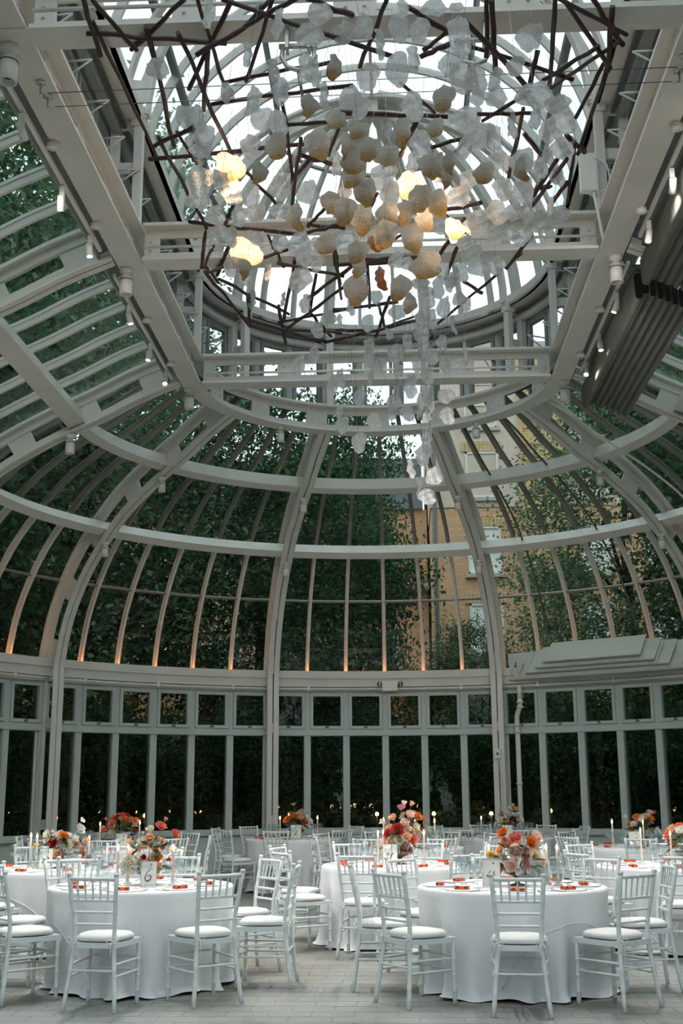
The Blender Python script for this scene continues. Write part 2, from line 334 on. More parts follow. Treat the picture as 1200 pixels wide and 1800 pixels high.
STICKS = """-1.85 -8.21 6.83 -1.85 -7.60 6.73|-1.89 -7.70 6.95 -1.74 -6.13 6.77|-1.96 -7.60 6.92 -0.92 -7.67 6.75|-1.67 -8.52 6.51 -1.50 -7.95 6.52|-1.69 -7.35 6.95 -1.17 -7.98 6.89|-1.48 -7.78 6.83 -1.63 -5.94 6.98|-1.22 -7.93 6.66 -1.09 -6.10 6.76|-1.05 -8.17 6.76 -1.00 -7.17 6.73|-1.08 -7.97 6.45 -0.73 -8.10 6.56|-0.76 -7.90 6.71 -0.33 -8.43 6.54|-0.78 -7.79 6.78 -0.57 -7.93 6.91|-1.30 -7.06 6.79 -0.85 -7.91 6.93|-1.04 -7.73 6.70 -1.25 -6.67 6.85|-1.66 -6.61 6.58 -1.27 -7.10 6.43|-1.58 -6.81 6.54 -1.48 -4.96 6.65|-1.91 -5.67 7.02 -0.49 -6.09 6.87|-1.48 -6.60 6.72 -1.34 -6.38 6.54|-0.54 -8.10 6.78 -0.83 -7.26 6.71|-0.87 -8.24 6.68 0.27 -7.81 6.50|-1.03 -6.97 6.90 -0.14 -7.46 6.72|-1.18 -6.74 6.86 -0.04 -6.81 6.94|-0.56 -6.83 6.60 -0.20 -6.64 6.73|-0.28 -8.49 6.48 0.00 -8.07 6.65|-0.58 -7.04 6.66 -0.59 -6.01 6.61|-0.46 -6.73 6.54 -0.61 -5.79 6.47|0.24 -8.28 6.61 0.03 -7.42 6.69|0.38 -7.85 6.86 0.69 -7.53 6.87|0.47 -7.59 6.64 0.68 -7.72 6.65|0.49 -7.54 6.73 0.70 -7.53 6.91|0.33 -6.98 6.84 0.62 -6.25 7.03|-0.18 -6.49 6.91 0.71 -6.60 6.77|-0.10 -7.01 6.57 -0.25 -6.61 6.45|0.46 -6.70 6.68 0.33 -6.23 6.65|0.75 -8.28 6.41 1.25 -7.27 6.59|0.90 -8.16 6.67 0.92 -7.78 6.49|0.93 -8.20 6.64 1.01 -7.51 6.54|0.84 -7.17 7.01 1.66 -6.96 6.83|1.35 -8.20 6.63 1.45 -7.10 6.68|1.43 -7.99 6.79 1.87 -7.32 6.68|1.36 -8.24 6.60 1.86 -7.96 6.50|1.68 -7.78 6.93 1.95 -7.43 6.79|1.74 -8.12 6.61 1.78 -7.65 6.43|1.35 -7.45 6.51 1.71 -7.75 6.57|1.51 -6.81 6.86 1.88 -7.62 6.69|1.83 -7.29 6.74 1.68 -6.85 6.57|1.86 -7.23 6.71 1.84 -5.95 6.78|1.73 -6.48 6.58 1.85 -5.22 6.71|0.94 -7.02 6.46 1.30 -7.17 6.61|1.36 -7.23 6.91 1.31 -7.10 6.71|0.91 -7.09 6.48 1.35 -6.79 6.66|1.34 -6.40 6.95 1.32 -5.20 6.94|1.66 -6.51 6.63 1.88 -6.05 6.74|1.36 -6.22 6.83 1.53 -6.06 6.70|1.52 -5.41 6.69 1.66 -5.98 6.72|1.51 -5.38 6.61 1.66 -6.47 6.44|1.65 -5.60 6.51 1.74 -5.95 6.52|1.55 -5.33 6.80 1.73 -5.10 6.95|0.64 -4.70 6.92 1.07 -5.22 6.74|0.74 -4.84 6.84 0.96 -4.65 6.73|0.71 -4.63 6.53 0.91 -5.27 6.56|0.79 -3.82 6.64 0.87 -4.85 6.50|1.40 -4.06 6.62 1.58 -4.76 6.64|1.48 -3.22 7.02 1.58 -3.85 6.88|0.76 -1.86 6.93 1.39 -3.22 6.95|-1.67 -4.95 6.77 -1.42 -5.05 6.67|-1.32 -5.04 6.67 -0.67 -4.66 6.76|-1.49 -5.04 6.61 -1.71 -3.99 6.75|-1.50 -4.49 6.77 -1.62 -4.34 6.57|-1.43 -4.02 6.96 -1.63 -3.46 6.91|-1.67 -3.99 6.69 -1.45 -3.97 6.76|-1.11 -4.66 6.49 -0.75 -4.68 6.59|-0.99 -4.32 6.93 -0.87 -3.89 6.78|-1.68 -3.96 6.72 -1.37 -2.76 6.61|-1.71 -3.73 6.89 -1.61 -3.47 6.81|-1.61 -3.49 6.85 -0.92 -2.72 6.75|-1.42 -2.76 6.70 -0.60 -2.18 6.62|-0.98 -2.57 6.62 -0.26 -3.69 6.63|-1.10 -2.18 6.88 -0.20 -2.71 6.81|-0.73 -4.20 6.72 -0.95 -3.05 6.54|-1.03 -2.83 6.81 -1.05 -1.79 6.78|-1.24 -3.83 6.51 -1.33 -3.02 6.50|-0.90 -4.27 6.65 -0.24 -4.06 6.58|-0.67 -3.11 6.77 -0.14 -4.19 6.64|-0.56 -3.54 6.85 -0.68 -2.81 6.73|-0.67 -2.87 6.69 -0.47 -2.34 6.63|-1.09 -1.92 6.90 -0.36 -2.08 6.77|-0.57 -1.90 6.73 0.59 -2.89 6.59|-0.58 -1.80 6.93 -0.09 -1.95 6.85|-0.61 -2.30 7.03 -0.29 -3.20 6.85|-0.33 -4.28 6.74 -0.31 -3.16 6.73|-0.01 -4.32 6.64 0.50 -4.60 6.51|0.04 -1.57 6.92 0.22 -2.73 6.93|-0.01 -3.78 6.86 -0.01 -2.80 6.77|-0.32 -3.93 6.76 0.23 -3.71 6.89|-0.43 -2.54 6.87 0.31 -2.81 6.83|0.16 -2.20 6.78 0.60 -2.52 6.82|0.09 -2.76 6.84 0.15 -2.34 6.73|1.01 -3.32 6.83 1.22 -3.20 6.74|-0.52 -5.31 6.44 -0.14 -5.24 6.58|-0.55 -4.92 6.73 -0.19 -4.93 6.67|0.13 -5.64 6.64 0.03 -5.43 6.56|0.16 -4.45 6.69 0.35 -4.35 6.88|-0.34 -4.17 6.66 0.48 -4.03 6.77|-0.29 -4.94 6.45 -0.29 -3.83 6.60|-0.53 -5.14 6.58 -0.35 -5.28 6.71|0.55 -6.61 6.49 1.00 -6.48 6.68|-1.01 -6.01 6.69 -0.80 -5.30 6.73|-1.34 -4.84 6.79 -1.20 -5.28 6.76|-0.67 -5.71 6.69 -0.38 -6.50 6.53|-0.47 -6.58 6.48 -0.21 -6.34 6.52"""
SHELLS = """-0.89 -8.64 6.28 0.06 0.18 w|-0.67 -8.33 6.20 0.03 0.18 w|-0.47 -8.46 6.32 0.07 0.18 w|-0.28 -8.19 6.43 0.17 0.17 w|-0.20 -8.44 6.40 0.14 0.15 w|-0.34 -7.85 6.41 0.08 0.19 w|-0.29 -7.62 6.52 0.07 0.20 w|-0.11 -8.03 6.28 0.06 0.18 t|-0.90 -7.72 6.32 0.10 0.16 w|-0.76 -7.45 6.42 0.12 0.21 w|-0.74 -6.96 6.58 0.17 0.19 w|-0.60 -7.15 6.42 0.15 0.18 w|-0.55 -7.37 6.55 0.13 0.20 w|-0.52 -8.13 6.20 0.05 0.17 w|-0.85 -6.82 6.43 0.15 0.19 w|-0.60 -7.21 6.20 0.16 0.19 t|-0.29 -7.87 6.10 0.05 0.17 t|-0.21 -7.75 6.25 0.07 0.18 w|-0.17 -7.33 6.34 0.11 0.14 t|-0.31 -7.01 6.33 0.20 0.21 t|-1.05 -6.55 6.42 0.22 0.23 l|-1.42 -7.64 6.59 0.14 0.18 w|-1.25 -7.41 6.34 0.14 0.18 w|-1.23 -6.99 6.59 0.11 0.18 w|-1.14 -7.23 6.28 0.17 0.15 w|-1.17 -7.18 6.20 0.15 0.13 w|-1.31 -6.43 6.35 0.21 0.24 w|-1.42 -5.87 6.50 0.20 0.18 w|-1.08 -6.79 6.16 0.11 0.16 w|-1.05 -6.41 6.27 0.18 0.19 w|-0.96 -5.90 6.50 0.17 0.19 w|-0.90 -6.04 6.27 0.15 0.17 w|-1.13 -5.37 6.59 0.14 0.18 w|-1.29 -5.73 6.42 0.15 0.19 w|-1.33 -5.32 6.44 0.19 0.19 w|-1.22 -5.20 6.48 0.10 0.18 w|-1.14 -4.86 6.49 0.29 0.27 l|-0.97 -5.34 6.39 0.13 0.14 w|-1.24 -4.99 6.28 0.16 0.19 w|-1.07 -5.25 6.14 0.09 0.18 t|-1.22 -4.27 6.49 0.11 0.15 w|-0.71 -7.24 5.96 0.03 0.19 t|-0.66 -6.31 6.36 0.18 0.21 w|-0.74 -5.54 6.55 0.18 0.14 w|-0.54 -6.52 5.96 0.05 0.21 t|-0.44 -6.23 6.34 0.16 0.21 w|-0.79 -5.06 6.47 0.14 0.16 w|-0.59 -5.20 6.37 0.21 0.23 w|-0.56 -5.08 6.32 0.15 0.16 w|-0.47 -4.88 6.53 0.13 0.18 w|-0.45 -5.02 6.28 0.12 0.15 w|-0.60 -4.95 6.18 0.18 0.19 w|-0.71 -4.15 6.46 0.15 0.16 w|-0.92 -4.86 6.28 0.04 0.16 w|-1.22 -3.63 6.56 0.07 0.22 w|-0.86 -4.02 6.37 0.03 0.16 w|-0.65 -3.89 6.37 0.11 0.18 w|-0.41 -3.85 6.22 0.15 0.15 w|-0.31 -3.65 6.28 0.05 0.14 w|-0.55 -3.46 6.25 0.13 0.16 w|-0.61 -3.17 6.09 0.12 0.17 w|-0.78 -3.12 5.99 0.12 0.21 w|-0.06 -7.97 6.59 0.14 0.17 w|0.06 -8.21 6.47 0.09 0.15 w|0.11 -8.10 6.53 0.05 0.18 w|0.19 -8.05 6.44 0.03 0.19 w|0.32 -8.17 6.47 0.13 0.19 w|0.34 -8.63 6.28 0.06 0.11 w|0.44 -8.48 6.22 0.12 0.16 w|0.53 -8.54 6.34 0.14 0.12 w|0.68 -8.41 6.43 0.08 0.07 w|0.70 -8.44 6.20 0.14 0.22 w|0.30 -8.14 6.18 0.16 0.22 w|0.42 -7.90 6.41 0.08 0.20 w|0.09 -7.51 6.55 0.16 0.19 w|-0.03 -7.57 6.34 0.15 0.19 w|0.03 -7.31 6.42 0.12 0.17 w|0.42 -7.08 6.57 0.16 0.21 w|0.60 -8.12 5.97 0.14 0.17 t|0.65 -8.11 6.22 0.13 0.17 w|0.75 -7.73 6.38 0.17 0.24 w|-0.12 -7.58 6.17 0.11 0.12 t|0.02 -7.63 6.06 0.14 0.12 t|0.09 -7.40 6.05 0.16 0.18 t|-0.05 -7.23 6.16 0.03 0.21 t|-0.03 -7.24 6.04 0.18 0.18 t|0.22 -6.97 6.24 0.18 0.17 t|0.31 -7.29 6.24 0.12 0.20 t|0.23 -7.39 6.19 0.06 0.12 w|0.47 -7.20 6.19 0.16 0.18 w|0.57 -7.42 6.19 0.12 0.14 t|1.21 -7.92 6.54 0.16 0.20 w|1.10 -7.95 6.30 0.12 0.14 w|1.24 -7.82 6.16 0.23 0.19 w|1.41 -7.68 6.17 0.16 0.13 w|1.59 -6.80 6.58 0.19 0.20 w|1.41 -7.21 6.25 0.13 0.17 w|1.65 -6.39 6.59 0.19 0.19 w|1.50 -6.47 6.52 0.06 0.18 w|1.02 -7.39 6.43 0.13 0.17 w|0.96 -7.86 6.26 0.10 0.16 w|0.86 -7.63 6.43 0.15 0.20 w|0.87 -7.55 6.32 0.11 0.10 w|0.83 -6.97 6.52 0.21 0.22 w|0.96 -6.74 6.51 0.21 0.20 w|1.07 -6.68 6.53 0.11 0.21 w|0.82 -6.74 6.42 0.12 0.21 w|1.18 -6.90 6.48 0.06 0.19 w|1.28 -7.47 6.19 0.10 0.14 w|1.26 -6.81 6.24 0.17 0.20 w|1.48 -6.19 6.55 0.11 0.14 w|0.59 -6.76 6.25 0.11 0.19 t|0.67 -7.00 6.14 0.05 0.17 t|0.66 -6.32 6.43 0.07 0.19 w|0.70 -6.77 6.14 0.05 0.16 t|0.94 -7.08 6.01 0.15 0.17 t|1.06 -6.66 6.32 0.12 0.15 w|1.18 -6.24 6.55 0.08 0.14 w|1.26 -6.72 6.26 0.15 0.20 w|1.20 -7.06 6.01 0.04 0.17 t|1.32 -6.31 6.26 0.18 0.21 w|1.14 -6.54 6.16 0.14 0.21 w|0.87 -6.37 6.32 0.12 0.19 w|0.82 -5.87 6.46 0.18 0.19 w|0.63 -6.41 6.14 0.16 0.20 t|1.12 -6.07 6.20 0.17 0.19 w|0.98 -5.72 6.28 0.22 0.22 w|1.32 -5.53 6.48 0.13 0.17 w|1.38 -5.98 6.24 0.10 0.16 w|1.51 -5.77 6.25 0.21 0.21 w|1.68 -5.73 6.33 0.17 0.19 w|1.59 -5.95 6.31 0.04 0.14 w|1.45 -6.48 6.36 0.12 0.15 w|1.62 -6.14 6.48 0.10 0.15 w|1.15 -5.62 6.22 0.17 0.18 w|1.32 -5.17 6.45 0.15 0.16 w|1.43 -5.14 6.44 0.16 0.19 w|0.69 -5.14 6.59 0.16 0.19 w|0.78 -5.83 6.18 0.15 0.19 l|0.90 -5.26 6.33 0.13 0.14 w|0.99 -4.86 6.40 0.19 0.18 w|1.08 -4.64 6.38 0.19 0.20 w|1.19 -5.08 6.19 0.15 0.19 w|0.94 -4.15 6.55 0.14 0.18 w|0.84 -3.93 6.57 0.15 0.15 w|0.71 -4.84 6.26 0.13 0.18 w|0.19 -6.49 6.33 0.20 0.23 w|-0.04 -7.00 6.05 0.17 0.15 t|-0.17 -6.76 6.29 0.07 0.20 w|0.05 -6.93 5.97 0.18 0.20 t|-0.12 -6.49 6.23 0.11 0.17 w|-0.21 -6.49 6.11 0.13 0.20 t|-0.12 -6.60 5.98 0.17 0.21 t|-0.02 -6.44 5.99 0.16 0.24 t|0.04 -5.77 6.32 0.11 0.22 t|0.22 -5.97 6.29 0.19 0.22 t|0.24 -6.51 6.16 0.16 0.18 w|0.40 -6.26 6.37 0.21 0.25 l|0.47 -6.55 6.10 0.17 0.21 t|0.62 -6.22 6.24 0.17 0.22 t|0.38 -6.36 6.07 0.07 0.21 t|0.51 -5.81 6.28 0.08 0.22 t|0.19 -6.15 6.00 0.20 0.24 t|0.11 -5.99 5.99 0.12 0.14 o|0.43 -5.51 6.28 0.20 0.24 t|-0.31 -6.00 6.00 0.18 0.18 t|-0.16 -5.49 6.26 0.18 0.22 w|-0.05 -5.59 6.12 0.18 0.20 t|-0.03 -5.40 6.05 0.04 0.20 t|-0.05 -4.24 6.47 0.11 0.17 w|0.55 -5.47 6.03 0.28 0.23 t|0.29 -4.95 6.32 0.14 0.16 w|0.38 -4.85 6.34 0.11 0.13 w|0.42 -6.40 6.49 0.11 0.16 w|0.55 -6.69 6.31 0.15 0.20 t|0.64 -6.29 6.49 0.10 0.23 w|-0.06 -4.73 6.13 0.15 0.32 t|0.12 -4.79 6.21 0.04 0.24 o|0.08 -3.76 6.48 0.11 0.15 w|-0.18 -4.00 6.27 0.09 0.17 w|-0.02 -3.60 6.26 0.14 0.17 w|0.30 -4.07 6.18 0.16 0.16 w|0.32 -4.93 6.06 0.19 0.23 t|0.43 -4.55 6.06 0.09 0.20 t|0.53 -4.05 6.49 0.16 0.13 w|0.61 -4.45 6.16 0.10 0.18 w|0.68 -4.54 6.21 0.14 0.20 w|0.79 -3.29 6.54 0.12 0.22 w|0.83 -4.17 6.43 0.12 0.17 w|0.92 -3.98 6.34 0.12 0.15 w|1.00 -3.93 6.30 0.08 0.17 w|0.90 -3.11 6.41 0.04 0.21 w|0.64 -3.62 6.27 0.13 0.19 w|0.54 -3.56 6.31 0.08 0.20 w|0.50 -3.34 6.26 0.05 0.18 w|0.58 -3.06 6.22 0.09 0.25 w|0.21 -3.45 6.19 0.08 0.13 w|-0.00 -3.33 6.11 0.11 0.16 w|-0.02 -3.35 6.01 0.10 0.18 w|0.06 -2.95 6.03 0.15 0.19 w|0.28 -2.92 6.18 0.18 0.20 w|0.40 -3.62 6.04 0.09 0.17 w|0.30 -3.36 5.81 0.08 0.17 w|0.77 -3.22 6.17 0.12 0.16 w|0.81 -3.24 5.92 0.12 0.18 w|0.99 -2.99 6.01 0.11 0.19 w|0.99 -3.53 5.97 0.04 0.17 w|0.64 -3.54 5.89 0.14 0.18 w|0.50 -3.41 5.85 0.11 0.17 w|0.59 -3.51 5.70 0.13 0.17 w|-0.39 -3.50 5.63 0.12 0.15 w|-0.33 -3.03 5.85 0.06 0.22 w|0.42 -3.21 5.69 0.13 0.24 w|0.01 -3.59 5.64 0.04 0.14 w|-0.13 -3.31 5.55 0.12 0.17 w|0.04 -3.56 5.20 0.15 0.16 w|-0.31 -3.13 5.30 0.15 0.17 w|-0.31 -3.54 5.31 0.04 0.15 w|-0.12 -3.44 5.01 0.15 0.20 w|0.25 -3.01 5.60 0.14 0.17 w|0.23 -3.06 5.44 0.09 0.16 w|0.38 -3.69 5.24 0.14 0.16 w|0.56 -3.23 5.53 0.12 0.18 w|0.62 -3.39 5.42 0.08 0.17 w|0.50 -3.68 5.24 0.03 0.14 w|0.59 -3.39 5.31 0.04 0.15 w|0.80 -3.14 5.60 0.16 0.17 w|0.82 -2.91 5.45 0.16 0.17 w|0.60 -2.96 5.21 0.11 0.21 w|0.56 -3.16 4.95 0.13 0.26 w|0.41 -3.06 4.82 0.07 0.19 w|0.65 -3.23 4.69 0.15 0.20 w|0.49 -3.28 4.56 0.04 0.20 w|0.56 -3.64 4.37 0.17 0.15 w"""
# ---------------------------------------------------------------- the curved section of the palm house
KN = [(6.52, 3.2), (6.51, 3.55), (6.33, 4.25), (5.95, 4.92), (5.50, 5.42), (5.00, 5.84), (4.32, 6.22), (3.72, 6.50), (3.20, 6.77), (2.70, 6.98)]
def catmull(K, per=5):
    K = [V(k) for k in K]; out = []
    Q = [K[0] * 2 - K[1]] + K + [K[-1] * 2 - K[-2]]
    for i in range(1, len(Q) - 2):
        for j in range(per):
            t = j / per; a, b, c, d = Q[i - 1], Q[i], Q[i + 1], Q[i + 2]
            out.append(.5 * ((2 * b) + (c - a) * t + (2 * a - 5 * b + 4 * c - d) * t * t + (3 * b - a - 3 * c + d) * t ** 3))
    out.append(K[-1]); return out
PC = catmull(KN)
def nrm(i):
    t = (PC[min(i + 1, len(PC) - 1)] - PC[max(i - 1, 0)]).normalized(); return V((t.y, -t.x)) if t.y * 1 - 0 > -9 else t
def pt(i, off=0):   # profile point i pushed outward by off -> (0, r, z)
    n = nrm(i); p = PC[i] + n * off; return V((0, p.x, p.y))
def nv(i): n = nrm(i); return V((0, n.x, n.y))
NP = len(PC)
def idx_r(r): return min(range(NP), key=lambda i: abs(PC[i].x - r) + (5 if PC[i].y < 4.3 else 0))
def idx_z(z): return min(range(NP), key=lambda i: abs(PC[i].y - z))
I_G, I_M, I_L, I_U, I_T = idx_z(3.6), idx_z(4.62), idx_r(5.44), idx_r(4.05), NP - 1
X = V((1, 0, 0)); Y = V((0, 1, 0)); Z = V((0, 0, 1))
ST = dict(kind='structure')
YT = [0.12, -3.75, -7.62, -11.5, -15.38]      # transverse frames
BAY = 3.875
AP = {'a': -54, 'b': -18, 'c': 18, 'd': 54}

# ---- rib: inner double-angle chord, outer chord, batten plates
def make_rib():
    t = link('arched_rib', None)
    path = [V((0, 6.52, 0)), V((0, 6.52, 1.6))] + [pt(i) for i in range(NP)]
    nn = [Y, Y] + [nv(i) for i in range(NP)]
    xx = [X] * len(path)
    mb = MB()
    for s in (-1, 1):
        mb.sweep(path, nn, xx, rect(-.02, .0, s * .012, s * .105)); mb.sweep(path, nn, xx, rect(0, .10, s * .012, s * .022))
    mb.build('inner_chord', 'paint', t)
    p2 = [V((0, 6.93, 0)), V((0, 6.93, 1.6)), V((0, 6.93, 3.2))] + [pt(i, .41) for i in range(I_G - 1, NP)]
    n2 = [Y, Y, Y] + [nv(i) for i in range(I_G - 1, NP)]
    mb = MB(); mb.sweep(p2, n2, [X] * len(p2), rect(-.02, .02, -.10, .10)); mb.sweep(p2, n2, [X] * len(p2), rect(-.12, -.02, -.03, .03))
    mb.build('outer_chord', 'paint', t)
    L = [0]
    for i in range(1, NP): L.append(L[-1] + (PC[i] - PC[i - 1]).length)
    def at(s):
        k = max(i for i in range(NP) if L[i] <= s + 1e-9); k = min(k, NP - 2); u = (s - L[k]) / (L[k + 1] - L[k])
        return pt(k).lerp(pt(k + 1), u), nv(k).lerp(nv(k + 1), u).normalized()
    def plate(s0, s1):
        ps = [at(s0 + (s1 - s0) * q / 3) for q in range(4)]
        MB().sweep([p for p, n in ps], [n for p, n in ps], [X] * 4, rect(.02, .40, -.011, .011)).build('batten_plate', 'paint', t)
    s = .35
    while s < L[-1] - .2: plate(s, s + .34); s += .98
    for z in (.9, 2.5): MB().box(-.011, .011, 6.52, 6.93, z, z + .16).build('batten_plate', 'paint', t)
    return t
rib = make_rib(); rib_t = tree_of(rib)
RIBS = [(-54, 'steel rib of the apse nearest the left edge, curving from floor to ring'), (-18, 'steel rib of the apse left of centre, rising behind the number six table'),
        (18, 'steel rib of the apse right of centre, beside the white drainpipe'), (54, 'steel rib of the apse near the right edge, above the folded white shade')]
for a, lab in RIBS:
    tag(stamp(rib_t, (0, 0, 0), R(-a)), lab, 'rib', 'steel ribs of the glasshouse', 'structure')
for k, y in enumerate(YT[:4]):
    for s, nm in ((-1, 'left'), (1, 'right')):
        tag(stamp(rib_t, (0, y, 0), R(-90 * s)), f'white steel roof arch on the {nm} side, ' + ['at the mouth of the apse', 'one bay before the apse', 'two bays before the apse', 'three bays before the apse, nearest the camera'][k],
            'rib', 'steel ribs of the glasshouse', 'structure')
def drop(tree):
    for c in tree[1]: drop(c)
    bpy.data.objects.remove(tree[0])
drop(rib_t)

def arc(r, z, a0, a1, n, cy=0.0):
    A = [R(a0 + (a1 - a0) * q / n) for q in range(n + 1)]
    return ([V((r * math.sin(a), cy + r * math.cos(a), z)) for a in A], [V((math.sin(a), math.cos(a), 0)) for a in A], [Z] * (n + 1))
# ---- purlins
def purlin_sec(i): return pt(i), nv(i)
BAYS = [(-72, 'leftmost bay'), (-36, 'bay left of centre'), (0, 'centre bay'), (36, 'bay right of centre'), (72, 'rightmost bay')]
for which, i, lab, hh in ((0, I_L, 'lower', .07), (1, I_U, 'upper', .075)):
    p, n = purlin_sec(i)
    for a, bl in BAYS:
        mb = MB(); A = [R(a - 18 + 36 * q / 12) for q in range(13)]
        P = [V(((p.y + n.y * .17) * math.sin(t), (p.y + n.y * .17) * math.cos(t), p.z + n.z * .17)) for t in A]
        N = [V((n.y * math.sin(t), n.y * math.cos(t), n.z)) for t in A]
        T = [V((-n.z * math.sin(t), -n.z * math.cos(t), n.y)) for t in A]
        mb.sweep(P, N, T, rect(-.11, .11, -hh, hh))
        tag(mb.build('ring_purlin', 'paint'), f'{lab} curved steel purlin across the {bl} of the apse dome', 'beam', 'curved purlins of the apse', 'structure')
    for s, nm in ((-1, 'left'), (1, 'right')):
        for k in range(3):
            mb = MB(); y0, y1 = YT[k + 1], YT[k]
            T = V((-n.z * s, 0, n.y)); c = V((s * (p.y + n.y * .17), 0, p.z + n.z * .17)); N = V((s * n.y, 0, n.z))
            mb.sweep([c + Y * y0, c + Y * y1], [N, N], [T, T], rect(-.13, .13, -hh * 1.5, hh * 1.5))
            tag(mb.build('straight_purlin', 'paint'), f'{lab} straight steel purlin along the {nm} roof slope, ' + ['next to the apse', 'in the middle bay', 'nearest the camera'][k], 'beam', 'straight purlins of the roof', 'structure')

# ---- glazing of the main roof: bars and panes
def pane_mesh(i0, i1, half, flat, off=.46):
    mb = MB(); P = []; N = []
    for i in range(i0, i1 + 1):
        P.append(pt(i, off)); N.append(nv(i))
    v = []; f = []; n = len(P)
    for p, q in zip(P, N):
        w_ = half if flat else p.y * math.tan(R(half))
        for d in (0, .008):
            v += [p + q * d + X * (-w_), p + q * d + X * w_]
    for k in range(n - 1):
        o = k * 4; g = o + 4
        f += [(o, o + 1, g + 1, g), (o + 3, o + 2, g + 2, g + 3), (o + 1, o + 3, g + 3, g + 1), (o + 2, o, g, g + 2)]
    f += [(0, 2, 3, 1), ((n - 1) * 4, (n - 1) * 4 + 1, (n - 1) * 4 + 3, (n - 1) * 4 + 2)]
    mb.add(v, f, False); return mb
def bar_mesh(i0=I_G, i1=NP - 1):
    P = [pt(i, .44) for i in range(i0, i1 + 1)]; N = [nv(i) for i in range(i0, i1 + 1)]
    return MB().sweep(P, N, [X] * len(P), rect(-.07, .04, -.022, .022)).sweep(P, N, [X] * len(P), rect(.0, .02, -.034, .034))
ZONES = [(I_G, I_M), (I_M, I_L), (I_L, I_U), (I_U, I_T)]
pm_c = [pane_mesh(a, b, 2.95, False).mesh('roof_pane', 'pane_glass') for a, b in ZONES]
pm_s = [pane_mesh(a, b, BAY / 12 - .004, True).mesh('roof_pane', 'pane_glass') for a, b in ZONES]
bm = bar_mesh().mesh('glazing_bar', 'paint'); bmc = bar_mesh(I_L).mesh('glazing_bar', 'bar_bronze'); bml = bar_mesh(I_G, I_L).mesh('glazing_bar', 'paint')  # lower apse bars keep plain paint; upper ones carry the painted backlit shade
def cross_bar(i, half, flat):
    p = pt(i, .44); n = nv(i); w_ = half if flat else p.y * math.tan(R(half)); T = V((0, -n.z, n.y))
    return MB().sweep([p - X * w_, p + X * w_], [n, n], [T, T], rect(-.03, .03, -.016, .016))
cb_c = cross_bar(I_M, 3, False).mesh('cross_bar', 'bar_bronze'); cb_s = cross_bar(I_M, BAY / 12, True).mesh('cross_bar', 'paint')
for a, bl in BAYS:
    t = thing('ceiling', f'curved glass roof of the apse, {bl}', 'glass roof', 'glazed roof bays', 'structure')
    for k in range(6):
        aa = a - 15 + 6 * k
        for me in pm_c: link('pane', me, t, rotz=R(-aa))
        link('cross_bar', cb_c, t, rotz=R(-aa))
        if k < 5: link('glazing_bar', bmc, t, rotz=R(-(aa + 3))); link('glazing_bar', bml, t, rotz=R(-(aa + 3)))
for s, nm in ((-1, 'left'), (1, 'right')):
    for b in range(3):
        t = thing('ceiling', f'curved glass roof slope on the {nm}, ' + ['bay next to the apse', 'middle bay', 'bay nearest the camera'][b], 'glass roof', 'glazed roof bays', 'structure')
        for k in range(6):
            y = YT[b] - BAY / 12 - k * BAY / 6
            for me in pm_s: link('pane', me, t, (0, y, 0), R(-90 * s))
            link('cross_bar', cb_s, t, (0, y, 0), R(-90 * s))
            if k < 5: link('glazing_bar', bm, t, (0, y - BAY / 12, 0), R(-90 * s))

# ---- wall under the dome: gutter, windows, dado (local frame: outward = +Y)
def gutter(P_of, name, lab):
    t = thing(name, lab, 'gutter beam', 'gutter beams', 'structure')
    for nm, sec in (('cornice', rect(6.70, 6.76, 3.49, 3.625)), ('ledge', rect(6.76, 6.98, 3.49, 3.53)), ('fascia', rect(6.74, 6.98, 3.34, 3.49)), ('soffit', rect(6.84, 7.0, 3.26, 3.34))):
        P, N, B = P_of(); MB().sweep(P, N, B, sec).build(nm, 'paint', t)
    P, N, B = P_of(); pipe = [p + n * 6.72 + b * 3.30 for p, n, b in zip(P, N, B)]
    MB().tube(pipe, .016, 8).build('conduit', 'white_lamp', t)
    for q in range(2, len(P) - 1, 4):
        p = pipe[q]; MB().box(p.x - .02, p.x + .02, p.y - .02, p.y + .02, p.z - .03, p.z + .045).build('pipe_clip', 'white_lamp', t)
def arc_of(a): 
    def f_():
        A = [R(a - 18 + 36 * q / 12) for q in range(13)]
        return [V((0, 0, 0))] * 13, [V((math.sin(t), math.cos(t), 0)) for t in A], [Z] * 13
    return f_
def line_of(s, y0, y1):
    def f_():
        return [V((0, y0 + (y1 - y0) * q / 6, 0)) for q in range(7)], [V((s, 0, 0))] * 7, [Z] * 7
    return f_
for k, (a, bl) in enumerate(BAYS): gutter(arc_of(a), f'trim_{k + 1}', f'pale cornice beam with conduit above the windows of the {bl}')
n_ = 6
for s, nm in ((-1, 'left'), (1, 'right')):
    for b in range(3):
        gutter(line_of(s, YT[b + 1], YT[b]), f'trim_{n_}', f'pale cornice beam of the straight {nm} wall, ' + ['bay next to the apse', 'middle bay', 'bay nearest the camera'][b]); n_ += 1
# uplight strips lying on the gutter ledge
def uplight(P_of, lab):
    t = thing('uplight_strip', lab, 'uplight', 'warm uplights on the cornice ledge')
    P, N, B = P_of(); P, N, B = P[1:-1], N[1:-1], B[1:-1]
    MB().sweep(P, N, B, rect(6.78, 6.83, 3.531, 3.545)).build('housing', 'white_lamp', t)
    MB().sweep(P, N, B, rect(6.79, 6.82, 3.546, 3.55)).build('glowing_strip', 'uplight_glow', t)
for a, bl in BAYS: uplight(arc_of(a), f'warm uplight strip hidden on the cornice ledge of the {bl}')
for s, nm in ((-1, 'left'), (1, 'right')): uplight(line_of(s, YT[1], YT[0]), f'warm uplight strip on the cornice ledge of the straight {nm} wall')

